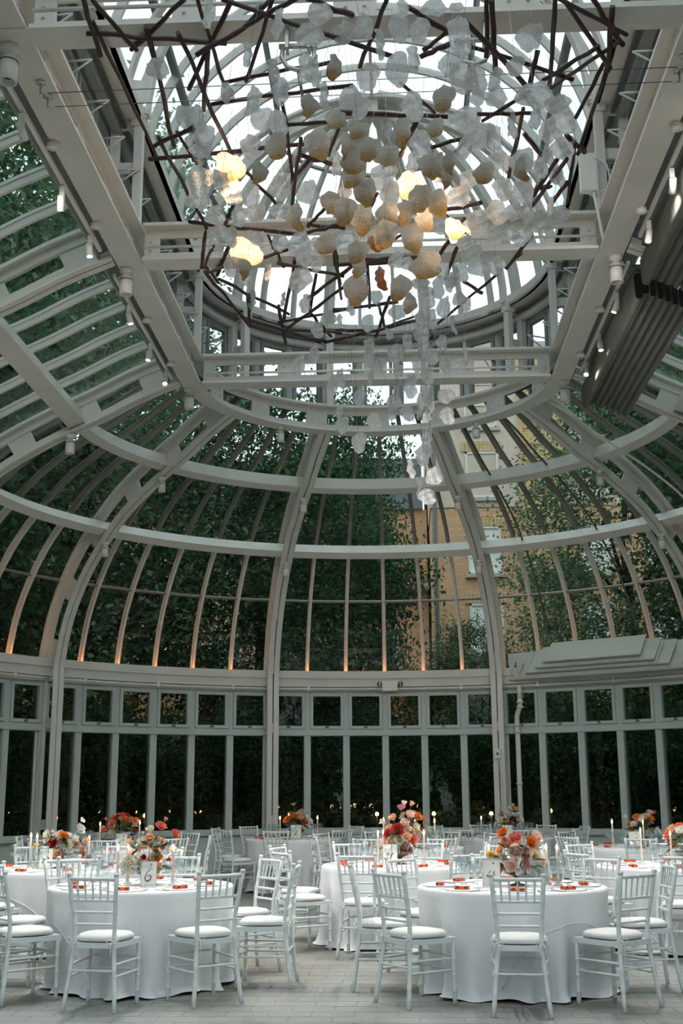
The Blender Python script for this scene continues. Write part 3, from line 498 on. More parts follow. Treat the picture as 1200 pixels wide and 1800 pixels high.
def window_proto(half):
    """one column: casement above, fixed light below; at y = 6.9"""
    t = link('window_proto', None); y0 = 6.86
    def frame(x0, x1, z0, z1, wd, ya, yb, nm, mat):
        mb = MB(); mb.box(x0, x0 + wd, ya, yb, z0, z1).box(x1 - wd, x1, ya, yb, z0, z1).box(x0 + wd, x1 - wd, ya, yb, z0, z0 + wd).box(x0 + wd, x1 - wd, ya, yb, z1 - wd, z1)
        return mb.build(nm, mat, t)
    h = half
    frame(-h, h, 2.53, 3.28, .045, y0, y0 + .12, 'casement_frame', 'paint_window')
    frame(-h + .05, h - .05, 2.58, 3.23, .055, y0 - .02, y0 + .07, 'sash', 'paint_window')
    frame(-h, h, .76, 2.51, .06, y0, y0 + .12, 'fixed_frame', 'paint_window')
    mb = MB(); mb.box(-h, h, y0 - .03, y0 + .1, 2.46, 2.56); mb.build('transom', 'paint_window', t)
    MB().box(-h + .10, h - .10, y0 + .03, y0 + .038, 2.63, 3.18).build('pane', 'window_glass', t)
    MB().box(-h + .055, h - .055, y0 + .05, y0 + .058, .81, 2.46).build('pane', 'window_glass', t)
    l = MB().box(-.035, .035, y0 - .035, y0 - .02, 2.595, 2.612); l.tube([(-.02, y0 - .035, 2.61), (0, y0 - .05, 2.645), (.025, y0 - .05, 2.62)], .008, 6)
    l.build('latch', 'steel_dark', t)
    return t
wa = window_proto(6.86 * math.tan(R(3))); wa_t = tree_of(wa); ws = window_proto(BAY / 12); ws_t = tree_of(ws)
ORD = ['first', 'second', 'third', 'fourth', 'fifth', 'sixth']
wn = 1
for a, bl in BAYS:
    for k in range(6):
        o = stamp(wa_t, (0, 0, 0), R(-(a - 15 + 6 * k))); o.name = f'window_{wn}'; wn += 1
        tag(o, f'{ORD[k]} window column from the left in the {bl} of the apse', 'window', 'tall window columns of the wall', 'structure')
for s, nm in ((-1, 'left'), (1, 'right')):
    for b in range(2):
        for k in range(6):
            o = stamp(ws_t, (0, YT[b] - BAY / 12 - k * BAY / 6, 0), R(-90 * s)); o.name = f'window_{wn}'; wn += 1
            tag(o, f'{ORD[k]} window column from the apse in the straight {nm} wall, {["bay next to the apse", "second bay"][b]}', 'window', 'tall window columns of the wall', 'structure')
drop(wa_t); drop(ws_t)
# dado with sill
def dado(P_of, name, lab):
    t = thing(name, lab, 'wall', 'low walls under the windows', 'structure')
    P, N, B = P_of()
    MB().sweep(P, N, B, rect(6.88, 7.05, -.01, .72)).build('panel', 'paint_dado', t)
    MB().sweep(P, N, B, rect(6.80, 7.05, .72, .765)).build('sill', 'paint_window', t)
    MB().sweep(P, N, B, rect(6.85, 6.9, -.01, .12)).build('skirting', 'paint_dado', t)
    for q in range(0, len(P), 2):
        p = P[q] + N[q] * 6.872; tt = V((N[q].y, -N[q].x, 0))
        MB().sweep([p + Z * .12, p + Z * .72], [N[q]] * 2, [tt] * 2, rect(-.012, .012, -.02, .02)).build('joint_strip', 'paint_dado', t)
for a, bl in BAYS: dado(arc_of(a), 'wall_apse', f'low grey-green panelled wall under the windows of the {bl}')
for s, nm in ((-1, 'left'), (1, 'right')):
    for b in range(2): dado(line_of(s, YT[b + 1], YT[b]), f'wall_{nm}', f'low grey-green panelled {nm} wall under the windows, {["bay next to the apse", "second bay"][b]}')

t = thing('wall_back', 'plain dark end wall of the hall behind the camera', 'wall', None, 'structure')  # added out of view; keeps bright sky out of the window reflections
MB().box(-7.3, 7.3, -23.6, -23.4, -.01, 5.2).build('panel', 'steel_dark', t); MB().box(-7.3, 7.3, -23.4, -23.36, -.01, .3).build('skirting', 'frame_grey', t)
# ---- lantern: ring, girders, ties
LR = 2.41
def web_beam(t, P_of, L, seg, mat='paint'):
    """open-web beam: two flanges, strips, posts between openings. P_of(u0,u1) -> P, N (sideways out), B (up)"""
    P, N, B = P_of(0, L)
    MB().sweep(P, N, B, rect(0, .27, 0, .035)).build('bottom_flange', mat, t)
    MB().sweep(P, N, B, rect(0, .27, .395, .43)).build('top_flange', mat, t)
    mb = MB().sweep(P, N, B, rect(.115, .145, .035, .13)); mb.sweep(P, N, B, rect(.115, .145, .30, .395)); mb.build('web', mat, t)
    n = max(1, round(L / seg)); 
    for k in range(n + 1):
        u0 = max(0, k * L / n - .16); u1 = min(L, k * L / n + .16)
        P, N, B = P_of(u0, u1); MB().sweep(P, N, B, rect(.112, .148, .03, .40)).build('web_post', mat, t)
        for du in (-.07, .07):
            for zz in (.17, .26):
                u = k * L / n + du
                if 0 < u < L:
                    P, N, B = P_of(u, u + .001); c = P[0] + N[0] * .105 + B[0] * zz
                    MB().box(c.x - .012, c.x + .012, c.y - .012, c.y + .012, c.z - .012, c.z + .012).build('bolt', mat, t)
ZL = 6.97
t = thing('lantern_ring', 'curved white open-web ring beam carrying the far end of the lantern', 'ring beam', None, 'structure')
def ring_of(u0, u1):
    n = max(1, int((u1 - u0) / .2)); A = [-math.pi / 2 + (u0 + (u1 - u0) * q / n) / LR for q in range(n + 1)]
    return [V((LR * math.sin(a), .12 + LR * math.cos(a), ZL)) for a in A], [V((math.sin(a), math.cos(a), 0)) for a in A], [Z] * (n + 1)
web_beam(t, ring_of, math.pi * LR, .95)
P, N, B = ring_of(0, math.pi * LR); MB().sweep(P, N, B, rect(.30, .44, .42, .455)).build('curb', 'steel_dark', t)
for s, nm in ((-1, 'left'), (1, 'right')):
    for b in range(3):
        t = thing('lantern_girder', f'white open-web girder along the {nm} edge of the lantern, ' + ['bay next to the apse', 'middle bay', 'bay nearest the camera'][b], 'girder', 'lantern girders', 'structure')
        def g_of(u0, u1, s=s, b=b): return [V((s * LR, YT[b] - u0, ZL)), V((s * LR, YT[b] - u1, ZL))], [V((s, 0, 0))] * 2, [Z] * 2
        web_beam(t, g_of, BAY, .97)
        P, N, B = g_of(0, BAY); MB().sweep(P, N, B, rect(.30, .44, .42, .455)).build('curb', 'paint', t); MB().sweep(P, N, B, rect(.42, .44, .0, .43)).build('curb_board', 'frame_grey', t)
for k in range(4):
    t = thing('lantern_tie', 'white open-web tie beam across the lantern, ' + ['farthest, in front of the ring', 'middle one under the chandelier', 'top one nearest the camera', 'overhead behind the chandelier'][k], 'tie beam', 'lantern tie beams', 'structure')
    def t_of(u0, u1, k=k): return [V((-LR + .02 + u0, YT[k], ZL)), V((-LR + .02 + u1, YT[k], ZL))], [Y] * 2, [Z] * 2
    web_beam(t, t_of, 2 * LR - .04, 1.2)
    MB().tube([(-LR + .05, YT[k] - .02, ZL + .13), (LR - .05, YT[k] - .02, ZL + .13)], .016, 8).build('conduit', 'white_lamp', t)

# ---- lantern clerestory
ZE = 8.62
POSTS = [(V((2.44 * math.sin(R(a)), .12 + 2.44 * math.cos(R(a)), 0)), V((math.sin(R(a)), math.cos(R(a)), 0)), f'on the ring, {l}') for a, l in
         ((-54, 'far left'), (-18, 'left of centre'), (18, 'right of centre'), (54, 'far right'))]
for s, nm in ((-1, 'left'), (1, 'right')):
    POSTS += [(V((s * 2.44, YT[k], 0)), V((s, 0, 0)), f'on the {nm} girder, ' + ['at the farthest tie', 'at the middle tie', 'at the nearest tie'][k]) for k in range(3)]
for p, n, lab in POSTS:
    t = thing('lantern_post', f'white ladder post of the lantern {lab}', 'post', 'lantern posts', 'structure')
    tt = V((n.y, -n.x, 0))
    for nm, d0, d1 in (('inner_leg', -.02, .07), ('outer_leg', .24, .33)):
        MB().sweep([p + Z * (ZL + .43), p + Z * ZE], [n] * 2, [tt] * 2, rect(d0, d1, -.055, .055)).build(nm, 'paint', t)
    for z in (7.45, 7.98, 8.50): MB().sweep([p + Z * z, p + Z * (z + .12)], [n] * 2, [tt] * 2, rect(.06, .25, -.02, .02)).build('rung', 'paint', t)
    g = MB().sweep([p + Z * (ZE - .1), p + Z * (ZE + .12)], [n] * 2, [tt] * 2, rect(-.04, .1, -.075, .075)); g.build('gusset', 'paint', t)
    for dz in (-.05, .02, .08):
        for dx in (-.04, .04):
            c = p + Z * (ZE + dz) + n * (-.045) + tt * dx; MB().box(c.x - .012, c.x + .012, c.y - .012, c.y + .012, c.z - .012, c.z + .012).build('bolt', 'paint', t)
def eave(P, N, B, lab, m1='frame_grey', m2='steel_dark'):
    t = thing('lantern_eave', lab, 'eave beam', 'lantern eave beams', 'structure')
    MB().sweep(P, N, B, rect(.0, .34, 0, .05)).build('flange', 'paint', t)
    MB().sweep(P, N, B, rect(.0, .04, -.0, .17)).build('fascia', 'paint', t)
    MB().sweep(P, N, B, rect(.22, .30, -.17, 0)).build('rack', m1, t)
    MB().sweep(P, N, B, rect(.16, .20, -.09, -.05)).build('drive_shaft', 'steel_dark', t)
    MB().sweep(P, N, B, rect(.37, .43, -.16, .06)).build('closing_board', m2, t)
P, N, B = arc(2.44, ZE - .02, -90, 90, 30, .12); eave(P, N, B, 'curved eave beam around the far end of the lantern', 'paint', 'frame_grey')
for s, nm in ((-1, 'left'), (1, 'right')):
    for b in range(3): eave([V((s * 2.44, YT[b], ZE - .02)), V((s * 2.44, YT[b + 1], ZE - .02))], [V((s, 0, 0))] * 2, [Z] * 2, f'eave beam on the {nm} of the lantern, ' + ['far bay', 'middle bay', 'near bay'][b])
def clere_proto(half, pmat='sky_glass'):
    t = link('window_proto', None); ya = 2.80
    mb = MB(); z0, z1 = 7.42, 8.46; wd = .05
    mb.box(-half, -half + wd, ya, ya + .08, z0, z1).box(half - wd, half, ya, ya + .08, z0, z1).box(-half + wd, half - wd, ya, ya + .08, z0, z0 + wd).box(-half + wd, half - wd, ya, ya + .08, z1 - wd, z1)
    mb.build('frame', 'paint_window', t); mb = MB(); h = half - wd - .008; z0 += .06; z1 -= .06; wd = .055
    mb.box(-h, -h + wd, ya - .02, ya + .05, z0, z1).box(h - wd, h, ya - .02, ya + .05, z0, z1).box(-h + wd, h - wd, ya - .02, ya + .05, z0, z0 + wd).box(-h + wd, h - wd, ya - .02, ya + .05, z1 - wd, z1)
    mb.build('sash', 'frame_grey', t)
    MB().box(-h + wd, h - wd, ya + .01, ya + .018, z0 + wd, z1 - wd).build('pane', pmat, t)
    l = MB().tube([(h, ya - .03, z0 + .5), (h - .02, ya - .36, z0 + .5)], .011, 6); l.tube([(h - .02, ya - .36, z0 + .5), (h, ya - .06, z0 + .30)], .011, 6)
    l.build('stay_arm', 'galvanised', t)
    return t
ca = clere_proto(2.8 * math.tan(R(6))); ca_t = tree_of(ca); cs = clere_proto(BAY / 12, 'grey_blind'); cs_t = tree_of(cs)
for k in range(15):
    o = stamp(ca_t, (0, .12, 0), R(-(-84 + 12 * k))); o.name = f'window_{wn}'; wn += 1
    tag(o, f'small vent window of the round lantern end, place {["one","two","three","four","five","six","seven","eight","nine","ten","eleven","twelve","thirteen","fourteen","fifteen"][k]} counted from the left', 'window', 'vent windows of the lantern', 'structure')
for s, nm in ((-1, 'left'), (1, 'right')):
    for b in range(3):
        for k in range(6):
            o = stamp(cs_t, (0, YT[b] - BAY / 12 - k * BAY / 6, 0), R(-90 * s)); o.name = f'window_{wn}'; wn += 1
            tag(o, f'{ORD[k]} vent window of the lantern, {nm} side, {["far", "middle", "near"][b]} bay', 'window', 'vent windows of the lantern', 'structure')
drop(ca_t); drop(cs_t)
# ---- lantern vault
VC = 8.66
def varc(r, a0, a1, n):   # in the local XZ plane
    return [V((r * math.cos(R(a0 + (a1 - a0) * q / n)), 0, VC + r * math.sin(R(a0 + (a1 - a0) * q / n)))) for q in range(n + 1)], [V((math.cos(R(a0 + (a1 - a0) * q / n)), 0, math.sin(R(a0 + (a1 - a0) * q / n)))) for q in range(n + 1)]
def vault_arch(t, y):
    P, N = varc(0, 0, 180, 32); P = [p + Y * y for p in P]
    MB().sweep(P, N, [Y] * 33, rect(2.36, 2.40, -.06, .06)).build('inner_chord', 'paint', t)
    MB().sweep(P, N, [Y] * 33, rect(2.62, 2.66, -.06, .06)).build('outer_chord', 'paint', t)
    for a in (2, 34, 62, 88, 114, 142, 170):
        P, N = varc(0, a, a + 6, 2); MB().sweep([p + Y * y for p in P], N, [Y] * 3, rect(2.39, 2.63, -.012, .012)).build('batten_plate', 'paint', t)
for k in range(3):
    t = thing('lantern_arch', 'white twin-chord arch of the lantern vault, ' + ['farthest, at the dome end', 'middle one above the chandelier', 'nearest the camera'][k], 'arch', 'lantern arches', 'structure'); vault_arch(t, YT[k])
P, N = varc(0, 0, 180, 32); va = MB().sweep(P, N, [Y] * 33, rect(2.66, 2.76, -.022, .022)).mesh('glazing_bar', 'paint')
vp = []
for q in range(6):
    P, N = varc(0, 30 * q, 30 * q + 30, 4); vp.append(MB().sweep(P, N, [Y] * 5, rect(2.72, 2.727, -BAY / 12 + .006, BAY / 12 - .006)).mesh('vault_pane', 'sky_glass'))
for b in range(3):
    t = thing('ceiling', f'glass barrel vault of the lantern, {["far", "middle", "near"][b]} bay', 'glass roof', 'glazed roof bays', 'structure')
    for k in range(6):
        for me in vp: link('pane', me, t, (0, YT[b] - BAY / 12 - k * BAY / 6, 0))
        if k < 5: link('glazing_bar', va, t, (0, YT[b] - (k + 1) * BAY / 6, 0))
    for a in (30, 60, 90, 120, 150):
        n = V((math.cos(R(a)), 0, math.sin(R(a)))); c = V((0, 0, VC)) + n * 2.70; tt = V((-n.z, 0, n.x))
        MB().sweep([c + Y * YT[b], c + Y * YT[b + 1]], [n] * 2, [tt] * 2, rect(-.05, .06, -.02, .02)).build('ridge_bar', 'frame_grey' if a != 90 else 'paint', t)
# half dome end
t = thing('ceiling', 'ribbed glass half dome closing the far end of the lantern', 'glass roof', 'glazed roof bays', 'structure')
def qarc(r, n=14, a1=88): return [V((0, r * math.cos(R(a1 * q / n)), VC + r * math.sin(R(a1 * q / n)))) for q in range(n + 1)], [V((0, math.cos(R(a1 * q / n)), math.sin(R(a1 * q / n)))) for q in range(n + 1)]
P, N = qarc(0); dm = MB().sweep(P, N, [X] * 15, rect(2.64, 2.76, -.022, .022)).mesh('glazing_bar', 'paint')
dmain = MB().sweep(P, N, [X] * 15, rect(2.36, 2.42, -.055, .055)); dmain.sweep(P, N, [X] * 15, rect(2.60, 2.66, -.055, .055)); dmain = dmain.mesh('dome_rib', 'paint')
dp = []
for q in range(3):
    v = []; f = []
    for j in range(5):
        e = R(q * 28 + 28 * j / 4); 
        for rr in (2.72, 2.727):
            rh = rr * math.cos(e); w_ = rh * math.tan(R(5.9)); z = VC + rr * math.sin(e); v += [V((-w_, rh, z)), V((w_, rh, z))]
    for k in range(4):
        o = k * 4; g = o + 4; f += [(o, o + 1, g + 1, g), (o + 3, o + 2, g + 2, g + 3), (o + 1, o + 3, g + 3, g + 1), (o + 2, o, g, g + 2)]
    dp.append(MB().add(v, f).mesh('dome_pane', 'sky_glass'))
for k in range(15):
    for me in dp: link('pane', me, t, (0, .12, 0), R(-(-84 + 12 * k)))
    if k < 14: link('glazing_bar', dm, t, (0, .12, 0), R(-(-78 + 12 * k)))
for a in (-54, -18, 18, 54): link('dome_rib', dmain, t, (0, .12, 0), R(-a))
for e in (28, 56):
    A = [R(-90 + 180 * q / 24) for q in range(25)]; rh = math.cos(R(e)); 
    P = [V((0, .12, VC))] * 25; N = [V((rh * math.sin(a), rh * math.cos(a), math.sin(R(e)))) for a in A]; B = [V((-math.sin(R(e)) * math.sin(a), -math.sin(R(e)) * math.cos(a), rh)) for a in A]
    MB().sweep(P, N, B, rect(2.66, 2.74, -.02, .02)).build('ring_bar', 'frame_grey', t)

# ---- floor
t = thing('floor', 'worn grey paved floor of the glasshouse', 'floor', None, 'structure')
MB().box(-7.3, 7.3, -24, 7.3, -.06, -.004).build('paving_bed', 'paving', t)
pv = MB(); a_, b_ = .149, .099; pv.add([(-a_, -b_, -.01), (a_, -b_, -.01), (a_, b_, -.01), (-a_, b_, -.01), (-a_ + .004, -b_ + .004, 0), (a_ - .004, -b_ + .004, 0), (a_ - .004, b_ - .004, 0), (-a_ + .004, b_ - .004, 0)],
      [(4, 5, 6, 7), (0, 1, 5, 4), (1, 2, 6, 5), (2, 3, 7, 6), (3, 0, 4, 7)]); pv = pv.mesh('paver', 'paver')
for j in range(15):
    for i in range(20): link('paver', pv, t, (-2.95 + i * .30 + (.15 if j % 2 else 0), -6.7 + j * .2, rnd.uniform(-.0012, 0)))
o = MB().box(-70, 70, -60, 80, -.3, -.1).build('ground', 'soil'); tag(o, 'dark planted ground around the glasshouse', 'ground', None, 'structure')
# ---------------------------------------------------------------- outside: trees and houses
def quad_cloud(name, C0, A, B, mat):
    n = len(C0); v = np.empty((n, 4, 3)); v[:, 0] = C0 - A - B * .1; v[:, 1] = C0 + B * -.9 + A * .1; v[:, 2] = C0 + A; v[:, 3] = C0 + B * .9 + A * .1
    me = bpy.data.meshes.new(name); me.vertices.add(n * 4); me.vertices.foreach_set('co', v.reshape(-1).astype(np.float32))
    me.loops.add(n * 4); me.loops.foreach_set('vertex_index', np.arange(n * 4, dtype=np.int32))
    me.polygons.add(n); me.polygons.foreach_set('loop_start', np.arange(0, n * 4, 4, dtype=np.int32)); me.polygons.foreach_set('loop_total', np.full(n, 4, dtype=np.int32))
    me.materials.append(MAT[mat]); me.update(); me.validate(); return me
def crown_mesh(seed, n, rx, z0, z1, mat, nclump=70, size=.12, spread=.62):
    g = np.random.default_rng(seed); u = g.normal(size=(nclump, 3)); u /= np.linalg.norm(u, axis=1)[:, None]
    rad = g.uniform(.35, 1, (nclump, 1)) ** .6; h = (z1 - z0) / 2; cl = u * rad * np.array([rx, rx, h]) + np.array([0, 0, (z0 + z1) / 2])
    k = g.integers(0, nclump, n); off = g.normal(size=(n, 3)) * np.array([spread, spread, spread * .75]); c = cl[k] + off
    nn = g.normal(size=(n, 3)) + np.array([0, 0, 1.1]); nn /= np.linalg.norm(nn, axis=1)[:, None]
    a = np.cross(nn, g.normal(size=(n, 3))); a /= np.linalg.norm(a, axis=1)[:, None]; b = np.cross(nn, a)
    s = size * g.uniform(.6, 1.3, (n, 1)); return quad_cloud('crown', c, a * s, b * s * .55, mat)
CR = [crown_mesh(3, 46000, 2.7, 1.0, 11.0, 'foliage_deep', 85, .072, .46), crown_mesh(8, 52000, 2.5, 1.5, 12.5, 'foliage_mid', 85, .056, .46), crown_mesh(21, 45000, 2.9, .2, 5.6, 'foliage_deep', 90, .085, .55)]
def trunk(h, seed):
    g = random.Random(seed); mb = MB(); p = [V((0, 0, -.2))]
    for q in range(1, 7): p.append(V((g.uniform(-.12, .12) * q * .5, g.uniform(-.12, .12) * q * .5, h * q / 6)))
    mb.tube(p, [.22 * (1 - .13 * q) for q in range(7)], 8)
    for q in range(2, 7):
        for _ in range(3):
            a = g.uniform(0, 6.28); l = g.uniform(.9, 2.0); d = V((math.cos(a) * l, math.sin(a) * l, l * .7)); mb.tube([p[q], p[q] + d * .5, p[q] + d + V((0, 0, .2))], [.07, .05, .02], 6)
    return mb.mesh('trunk', 'bark')
TR = [trunk(8, 1), trunk(9, 2), trunk(3.8, 3)]
TREES = [  # x, y, kind, scale, rot, where
    (-2.9, 11.6, 0, 1.0, .3, 'behind the bay left of centre'), (-6.6, 10.2, 1, 1.45, 1.2, 'behind the rib nearest the left edge'), (-9.9, 6.8, 0, 1.55, 2.2, 'behind the leftmost bay of the apse'),
    (-11.3, 2.6, 1, 1.6, 3.0, 'outside the straight left wall next to the apse'), (-11.4, -2.2, 0, 1.6, .8, 'outside the left wall, middle bay'), (-11.6, -7.0, 1, 1.5, 4.0, 'outside the left wall nearest the camera'),
    (-10.2, 16.5, 0, 1.75, 5.0, 'second row, far behind the left half of the apse'), (-1.2, 12.8, 0, 1.04, 2.6, 'behind the centre bay, low enough to show brick above it'), (-14.0, 11.5, 1, 1.8, .2, 'second row at the far left corner'),
    (5.7, 12.4, 1, .98, 1.9, 'behind the bay right of centre, before the brick house'), (8.8, 8.8, 0, 1.35, 3.4, 'behind the rightmost bay of the apse'), (10.9, 3.6, 1, 1.35, .5, 'outside the straight right wall next to the apse'),
    (11.4, -1.6, 0, 1.6, 2.9, 'outside the right wall, middle bay'), (11.6, -6.6, 1, 1.5, 5.6, 'outside the right wall nearest the camera'), (10.8, 14.5, 0, 1.6, 4.4, 'second row at the far right corner'),
    (1.9, 12.6, 0, .50, 3.7, 'small, in front of the brick house'), (-12, -13, 0, 1.1, 1.0, 'beside the camera on the left'), (12, -12, 1, 1.1, 2.0, 'beside the camera on the right'), (-9, -27, 0, 1.0, 3.0, 'behind the camera on the left'), (-3, -29, 1, .9, .0, 'behind the camera, left of the axis'),
    (3.5, -29, 0, .9, 4.5, 'behind the camera, right of the axis'), (9.5, -27, 1, 1.0, 1.6, 'behind the camera on the right')]  # trees behind the camera are added, unseen, to keep pane reflections dark
for x, y, k, s, r_, lab in TREES:
    t = thing('tree', f'{["dark dense", "mid-green loose"][k]} leafy tree {lab}', 'tree', 'trees around the glasshouse', None, (x, y, -.1), r_); t.scale = (s, s, s) if abs(x + 1.2) > .01 else (.72, .72, s)
    c = link('crown', CR[k], t); c['kind'] = 'stuff'; link('trunk', TR[k], t)
SH = [(-7.4, 7.6, .8, 'behind the windows of the leftmost bay'), (-5.4, 9.2, .85, 'behind the leftmost apse rib'), (-3.0, 9.6, .8, 'behind the bay left of centre'), (-.6, 9.9, .78, 'behind the left half of the centre bay'), (1.9, 9.8, .8, 'behind the right half of the centre bay'),
      (4.3, 9.3, .85, 'behind the bay right of centre'), (6.6, 8.0, .85, 'behind the rightmost apse rib'), (8.4, 5.6, .9, 'behind the windows of the rightmost bay'), (9.2, 2.2, .9, 'where the straight right wall begins'), (-9.0, 4.6, .85, 'between the leftmost bay and the straight left wall'), (-9.3, 1.0, .85, 'where the straight left wall begins'),
      (-9.3, -2.6, .85, 'along the first bay of the straight left wall'), (9.3, -1.6, .85, 'along the first bay of the straight right wall'), (3.2, 12.2, .95, 'in a second row in front of the brick house'), (7.6, 11.2, 1.0, 'in a second row below the far right tree')]
for j, y in enumerate((-6.2, -9.6, -13.0, -16.4, -19.8)):  # added shrubs out of view, blocking horizon light from pane reflections
    SH += [(s_ * 10.3, y, 1.0, f'along the {n_m} wall, {["second bay", "third bay", "fourth bay beside the camera", "fifth bay behind the camera", "sixth bay behind the camera"][j]}') for s_, n_m in ((-1, 'left'), (1, 'right'))]
for i, (x, y, s, lab) in enumerate(SH):
    t = thing('shrub', f'dark tall shrub outside the glass {lab}', 'shrub', 'shrubs hugging the glass wall', None, (x, y, -.15), i * 1.3); t.scale = (s * .62, s * .62, s * .72)
    c = link('crown', CR[2], t); c['kind'] = 'stuff'; link('trunk', TR[2], t)
# added glowing globes imitating warm reflections in the lower windows
for i, (x, y, z) in enumerate([(-4.6, 7.7, 1.0), (-3.1, 8.1, .95), (-1.9, 8.4, 1.0), (-.2, 8.3, 1.0), (.9, 8.4, 1.0), (2.0, 8.3, 1.0), (3.1, 8.0, 1.05), (-6.0, 6.6, 1.0)]):
    t = thing('garden_lantern', f'tiny amber garden light outside the windows, {["first","second","third","fourth","fifth","sixth","seventh","leftmost"][i]} in the row', 'garden light', 'amber garden lights', None, (x, y, 0))
    MB().tube([(0, 0, -.1), (0, 0, z)], .012, 6).build('stake', 'steel_dark', t)
    MB().lathe([(.0, z), (.03, z), (.034, z + .03), (.02, z + .06), (0, z + .065)], 10).build('glowing_globe', 'lantern_glow', t)
    MB().lathe([(0, z + .085), (.05, z + .068), (.05, z + .063), (0, z + .066)], 10).build('cap', 'steel_dark', t)

# brick houses
def house_window(t, x0, x1, z0, z1, y, arch=False, grey=False):
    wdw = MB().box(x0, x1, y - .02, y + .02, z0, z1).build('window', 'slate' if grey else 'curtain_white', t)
    fr = MB(); d = .07
    fr.box(x0, x0 + d, y - .08, y - .02, z0, z1).box(x1 - d, x1, y - .08, y - .02, z0, z1).box(x0, x1, y - .08, y - .02, z0, z0 + d).box(x0, x1, y - .08, y - .02, z1 - d, z1).box(x0, x1, y - .08, y - .02, (z0 + z1) / 2 - .03, (z0 + z1) / 2 + .03)
    if x1 - x0 > 1.2: fr.box((x0 + x1) / 2 - .05, (x0 + x1) / 2 + .05, y - .08, y - .02, z0, z1)
    fr.build('window_frame', 'white_sash', wdw)
    MB().box(x0 - .12, x1 + .12, y - .16, y + .02, z0 - .14, z0).build('window_sill', 'stone_trim', wdw)
    n = max(3, round((x1 - x0 + .3) / .14))
    for q in range(n):
        xx = x0 - .15 + (x1 - x0 + .3) * q / n; MB().box(xx + .008, xx + (x1 - x0 + .3) / n - .008, y - .07, y, z1 + .02, z1 + .40).build('lintel_brick', 'brick_yellow', wdw)
YB = 27.0
t = thing('brick_house', 'tall orange brick apartment house with white sash windows behind the right half of the dome', 'building')
def wall_holes(): pass
MB().box(1.6, 11.5, YB, YB + 8, -.2, 17.5).build('wall', 'brick_orange', t)
MB().box(4.9, 6.6, YB - .12, YB + .0, -.2, 17.5).build('pilaster', 'brick_yellow', t)
for z in np.arange(1.5, 17, .62):
    MB().box(5.1, 6.1, YB - .17, YB - .12, z, z + .32).build('brick_panel', 'brick_yellow', t)
MB().box(1.55, 11.55, YB - .05, YB + 8.05, 11.55, 17.5).build('upper_storey', 'stucco_peach', t)  # top of the brick wall, paled with the painted glare tone
MB().box(1.4, 11.7, YB - .3, YB + 8, 17.5, 17.9).build('cornice', 'stone_trim', t)
for z in (6.2, 9.05, 11.9, 14.6):
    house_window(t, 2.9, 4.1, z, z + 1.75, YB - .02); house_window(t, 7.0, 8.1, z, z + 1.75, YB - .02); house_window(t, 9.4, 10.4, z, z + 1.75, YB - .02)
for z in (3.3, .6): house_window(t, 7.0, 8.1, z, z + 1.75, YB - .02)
MB().tube([(1.72, YB - .1, 0), (1.72, YB - .1, 17.4)], .07, 8).build('downpipe', 'slate', t)
t = thing('brick_wing', 'lower recessed brick wing with slate mansard behind the trees', 'building')
MB().box(-26, 1.5, YB + 3, YB + 9, -.2, 12.2).build('wall', 'brick_orange', t)
MB().add([(-26, YB + 2.8, 12.2), (1.35, YB + 2.8, 12.2), (1.35, YB + 4, 14.6), (-26, YB + 4, 14.6), (-26, YB + 9, 12.2), (1.35, YB + 9, 12.2), (1.35, YB + 8, 14.6), (-26, YB + 8, 14.6)],
         [(0, 1, 2, 3), (5, 4, 7, 6), (3, 2, 6, 7), (1, 5, 6, 2), (4, 0, 3, 7), (0, 4, 5, 1)]).build('mansard_roof', 'slate', t)
for x in (-.9, -3.9, -7, -10, -13.5, -17, -20.5):
    for z in (2.6, 5.6, 9.6): house_window(t, x, x + 1.2, z, z + 1.6, YB + 2.98, grey=True)
MB().box(-2.0, 1.5, YB + 2.3, YB + 3.0, 8.9, 9.1).build('balcony', 'stone_trim', t)
t = thing('brick_annex', 'brick annex half hidden by trees at the far right', 'building')
MB().box(18, 30, YB - 8, YB, -.2, 10).build('wall', 'brick_orange', t)
for x in (19, 22, 25):
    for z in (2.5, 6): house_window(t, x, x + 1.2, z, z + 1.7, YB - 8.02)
t = thing('garden_wall_house', 'long brick house glimpsed through the trees beyond the left wall', 'building')
MB().box(-27, -22, -14, 20, -.2, 8.5).build('wall', 'brick_orange', t)
# ---------------------------------------------------------------- tables, chairs, tableware
TABLES = dict(  # centre x, y, cloth turn, chair phase (deg), near?
    six=(-1.90, -5.04, .2, -92, 1), four=(1.12, -5.17, 1.9, -91, 1), eleven=(.18, -2.50, 3.1, -107, 1), left=(-3.23, -2.95, .9, -62, 1), right=(2.95, -2.72, 2.4, -98, 1),
    backleft=(-3.55, 1.0, 4.1, -85, 0), behind=(.32, 1.05, 5.0, -70, 0), backright=(3.35, .95, .4, -100, 0), ribleft=(-1.42, 3.75, 1.2, -95, 0), ribright=(1.86, 3.85, 2.8, -80, 0))
TN = dict(six='table six', four='table four', eleven='table eleven', left='the left-edge table behind table six', right='the right-edge table behind table four',
          backleft='the back left table', behind='the table just behind table eleven', backright='the back right table', ribleft='the back table left of centre', ribright='the back table right of centre')
PL = ['near', 'near-right', 'right', 'far-right', 'far', 'far-left', 'left', 'near-left']
ZT = .765
def cloth_rad(th, z, hs):
    tt = max(0, (ZT - .03 - z) / (ZT - .03)); f = sum(a * math.sin(k * th + p) for k, a, p in hs)
    f = math.copysign(abs(f) ** .8, f)
    return .757 + tt ** .9 * (-.05 + .055 * f) + .02 * max(0, tt - .85) / .15 * (1 + f)
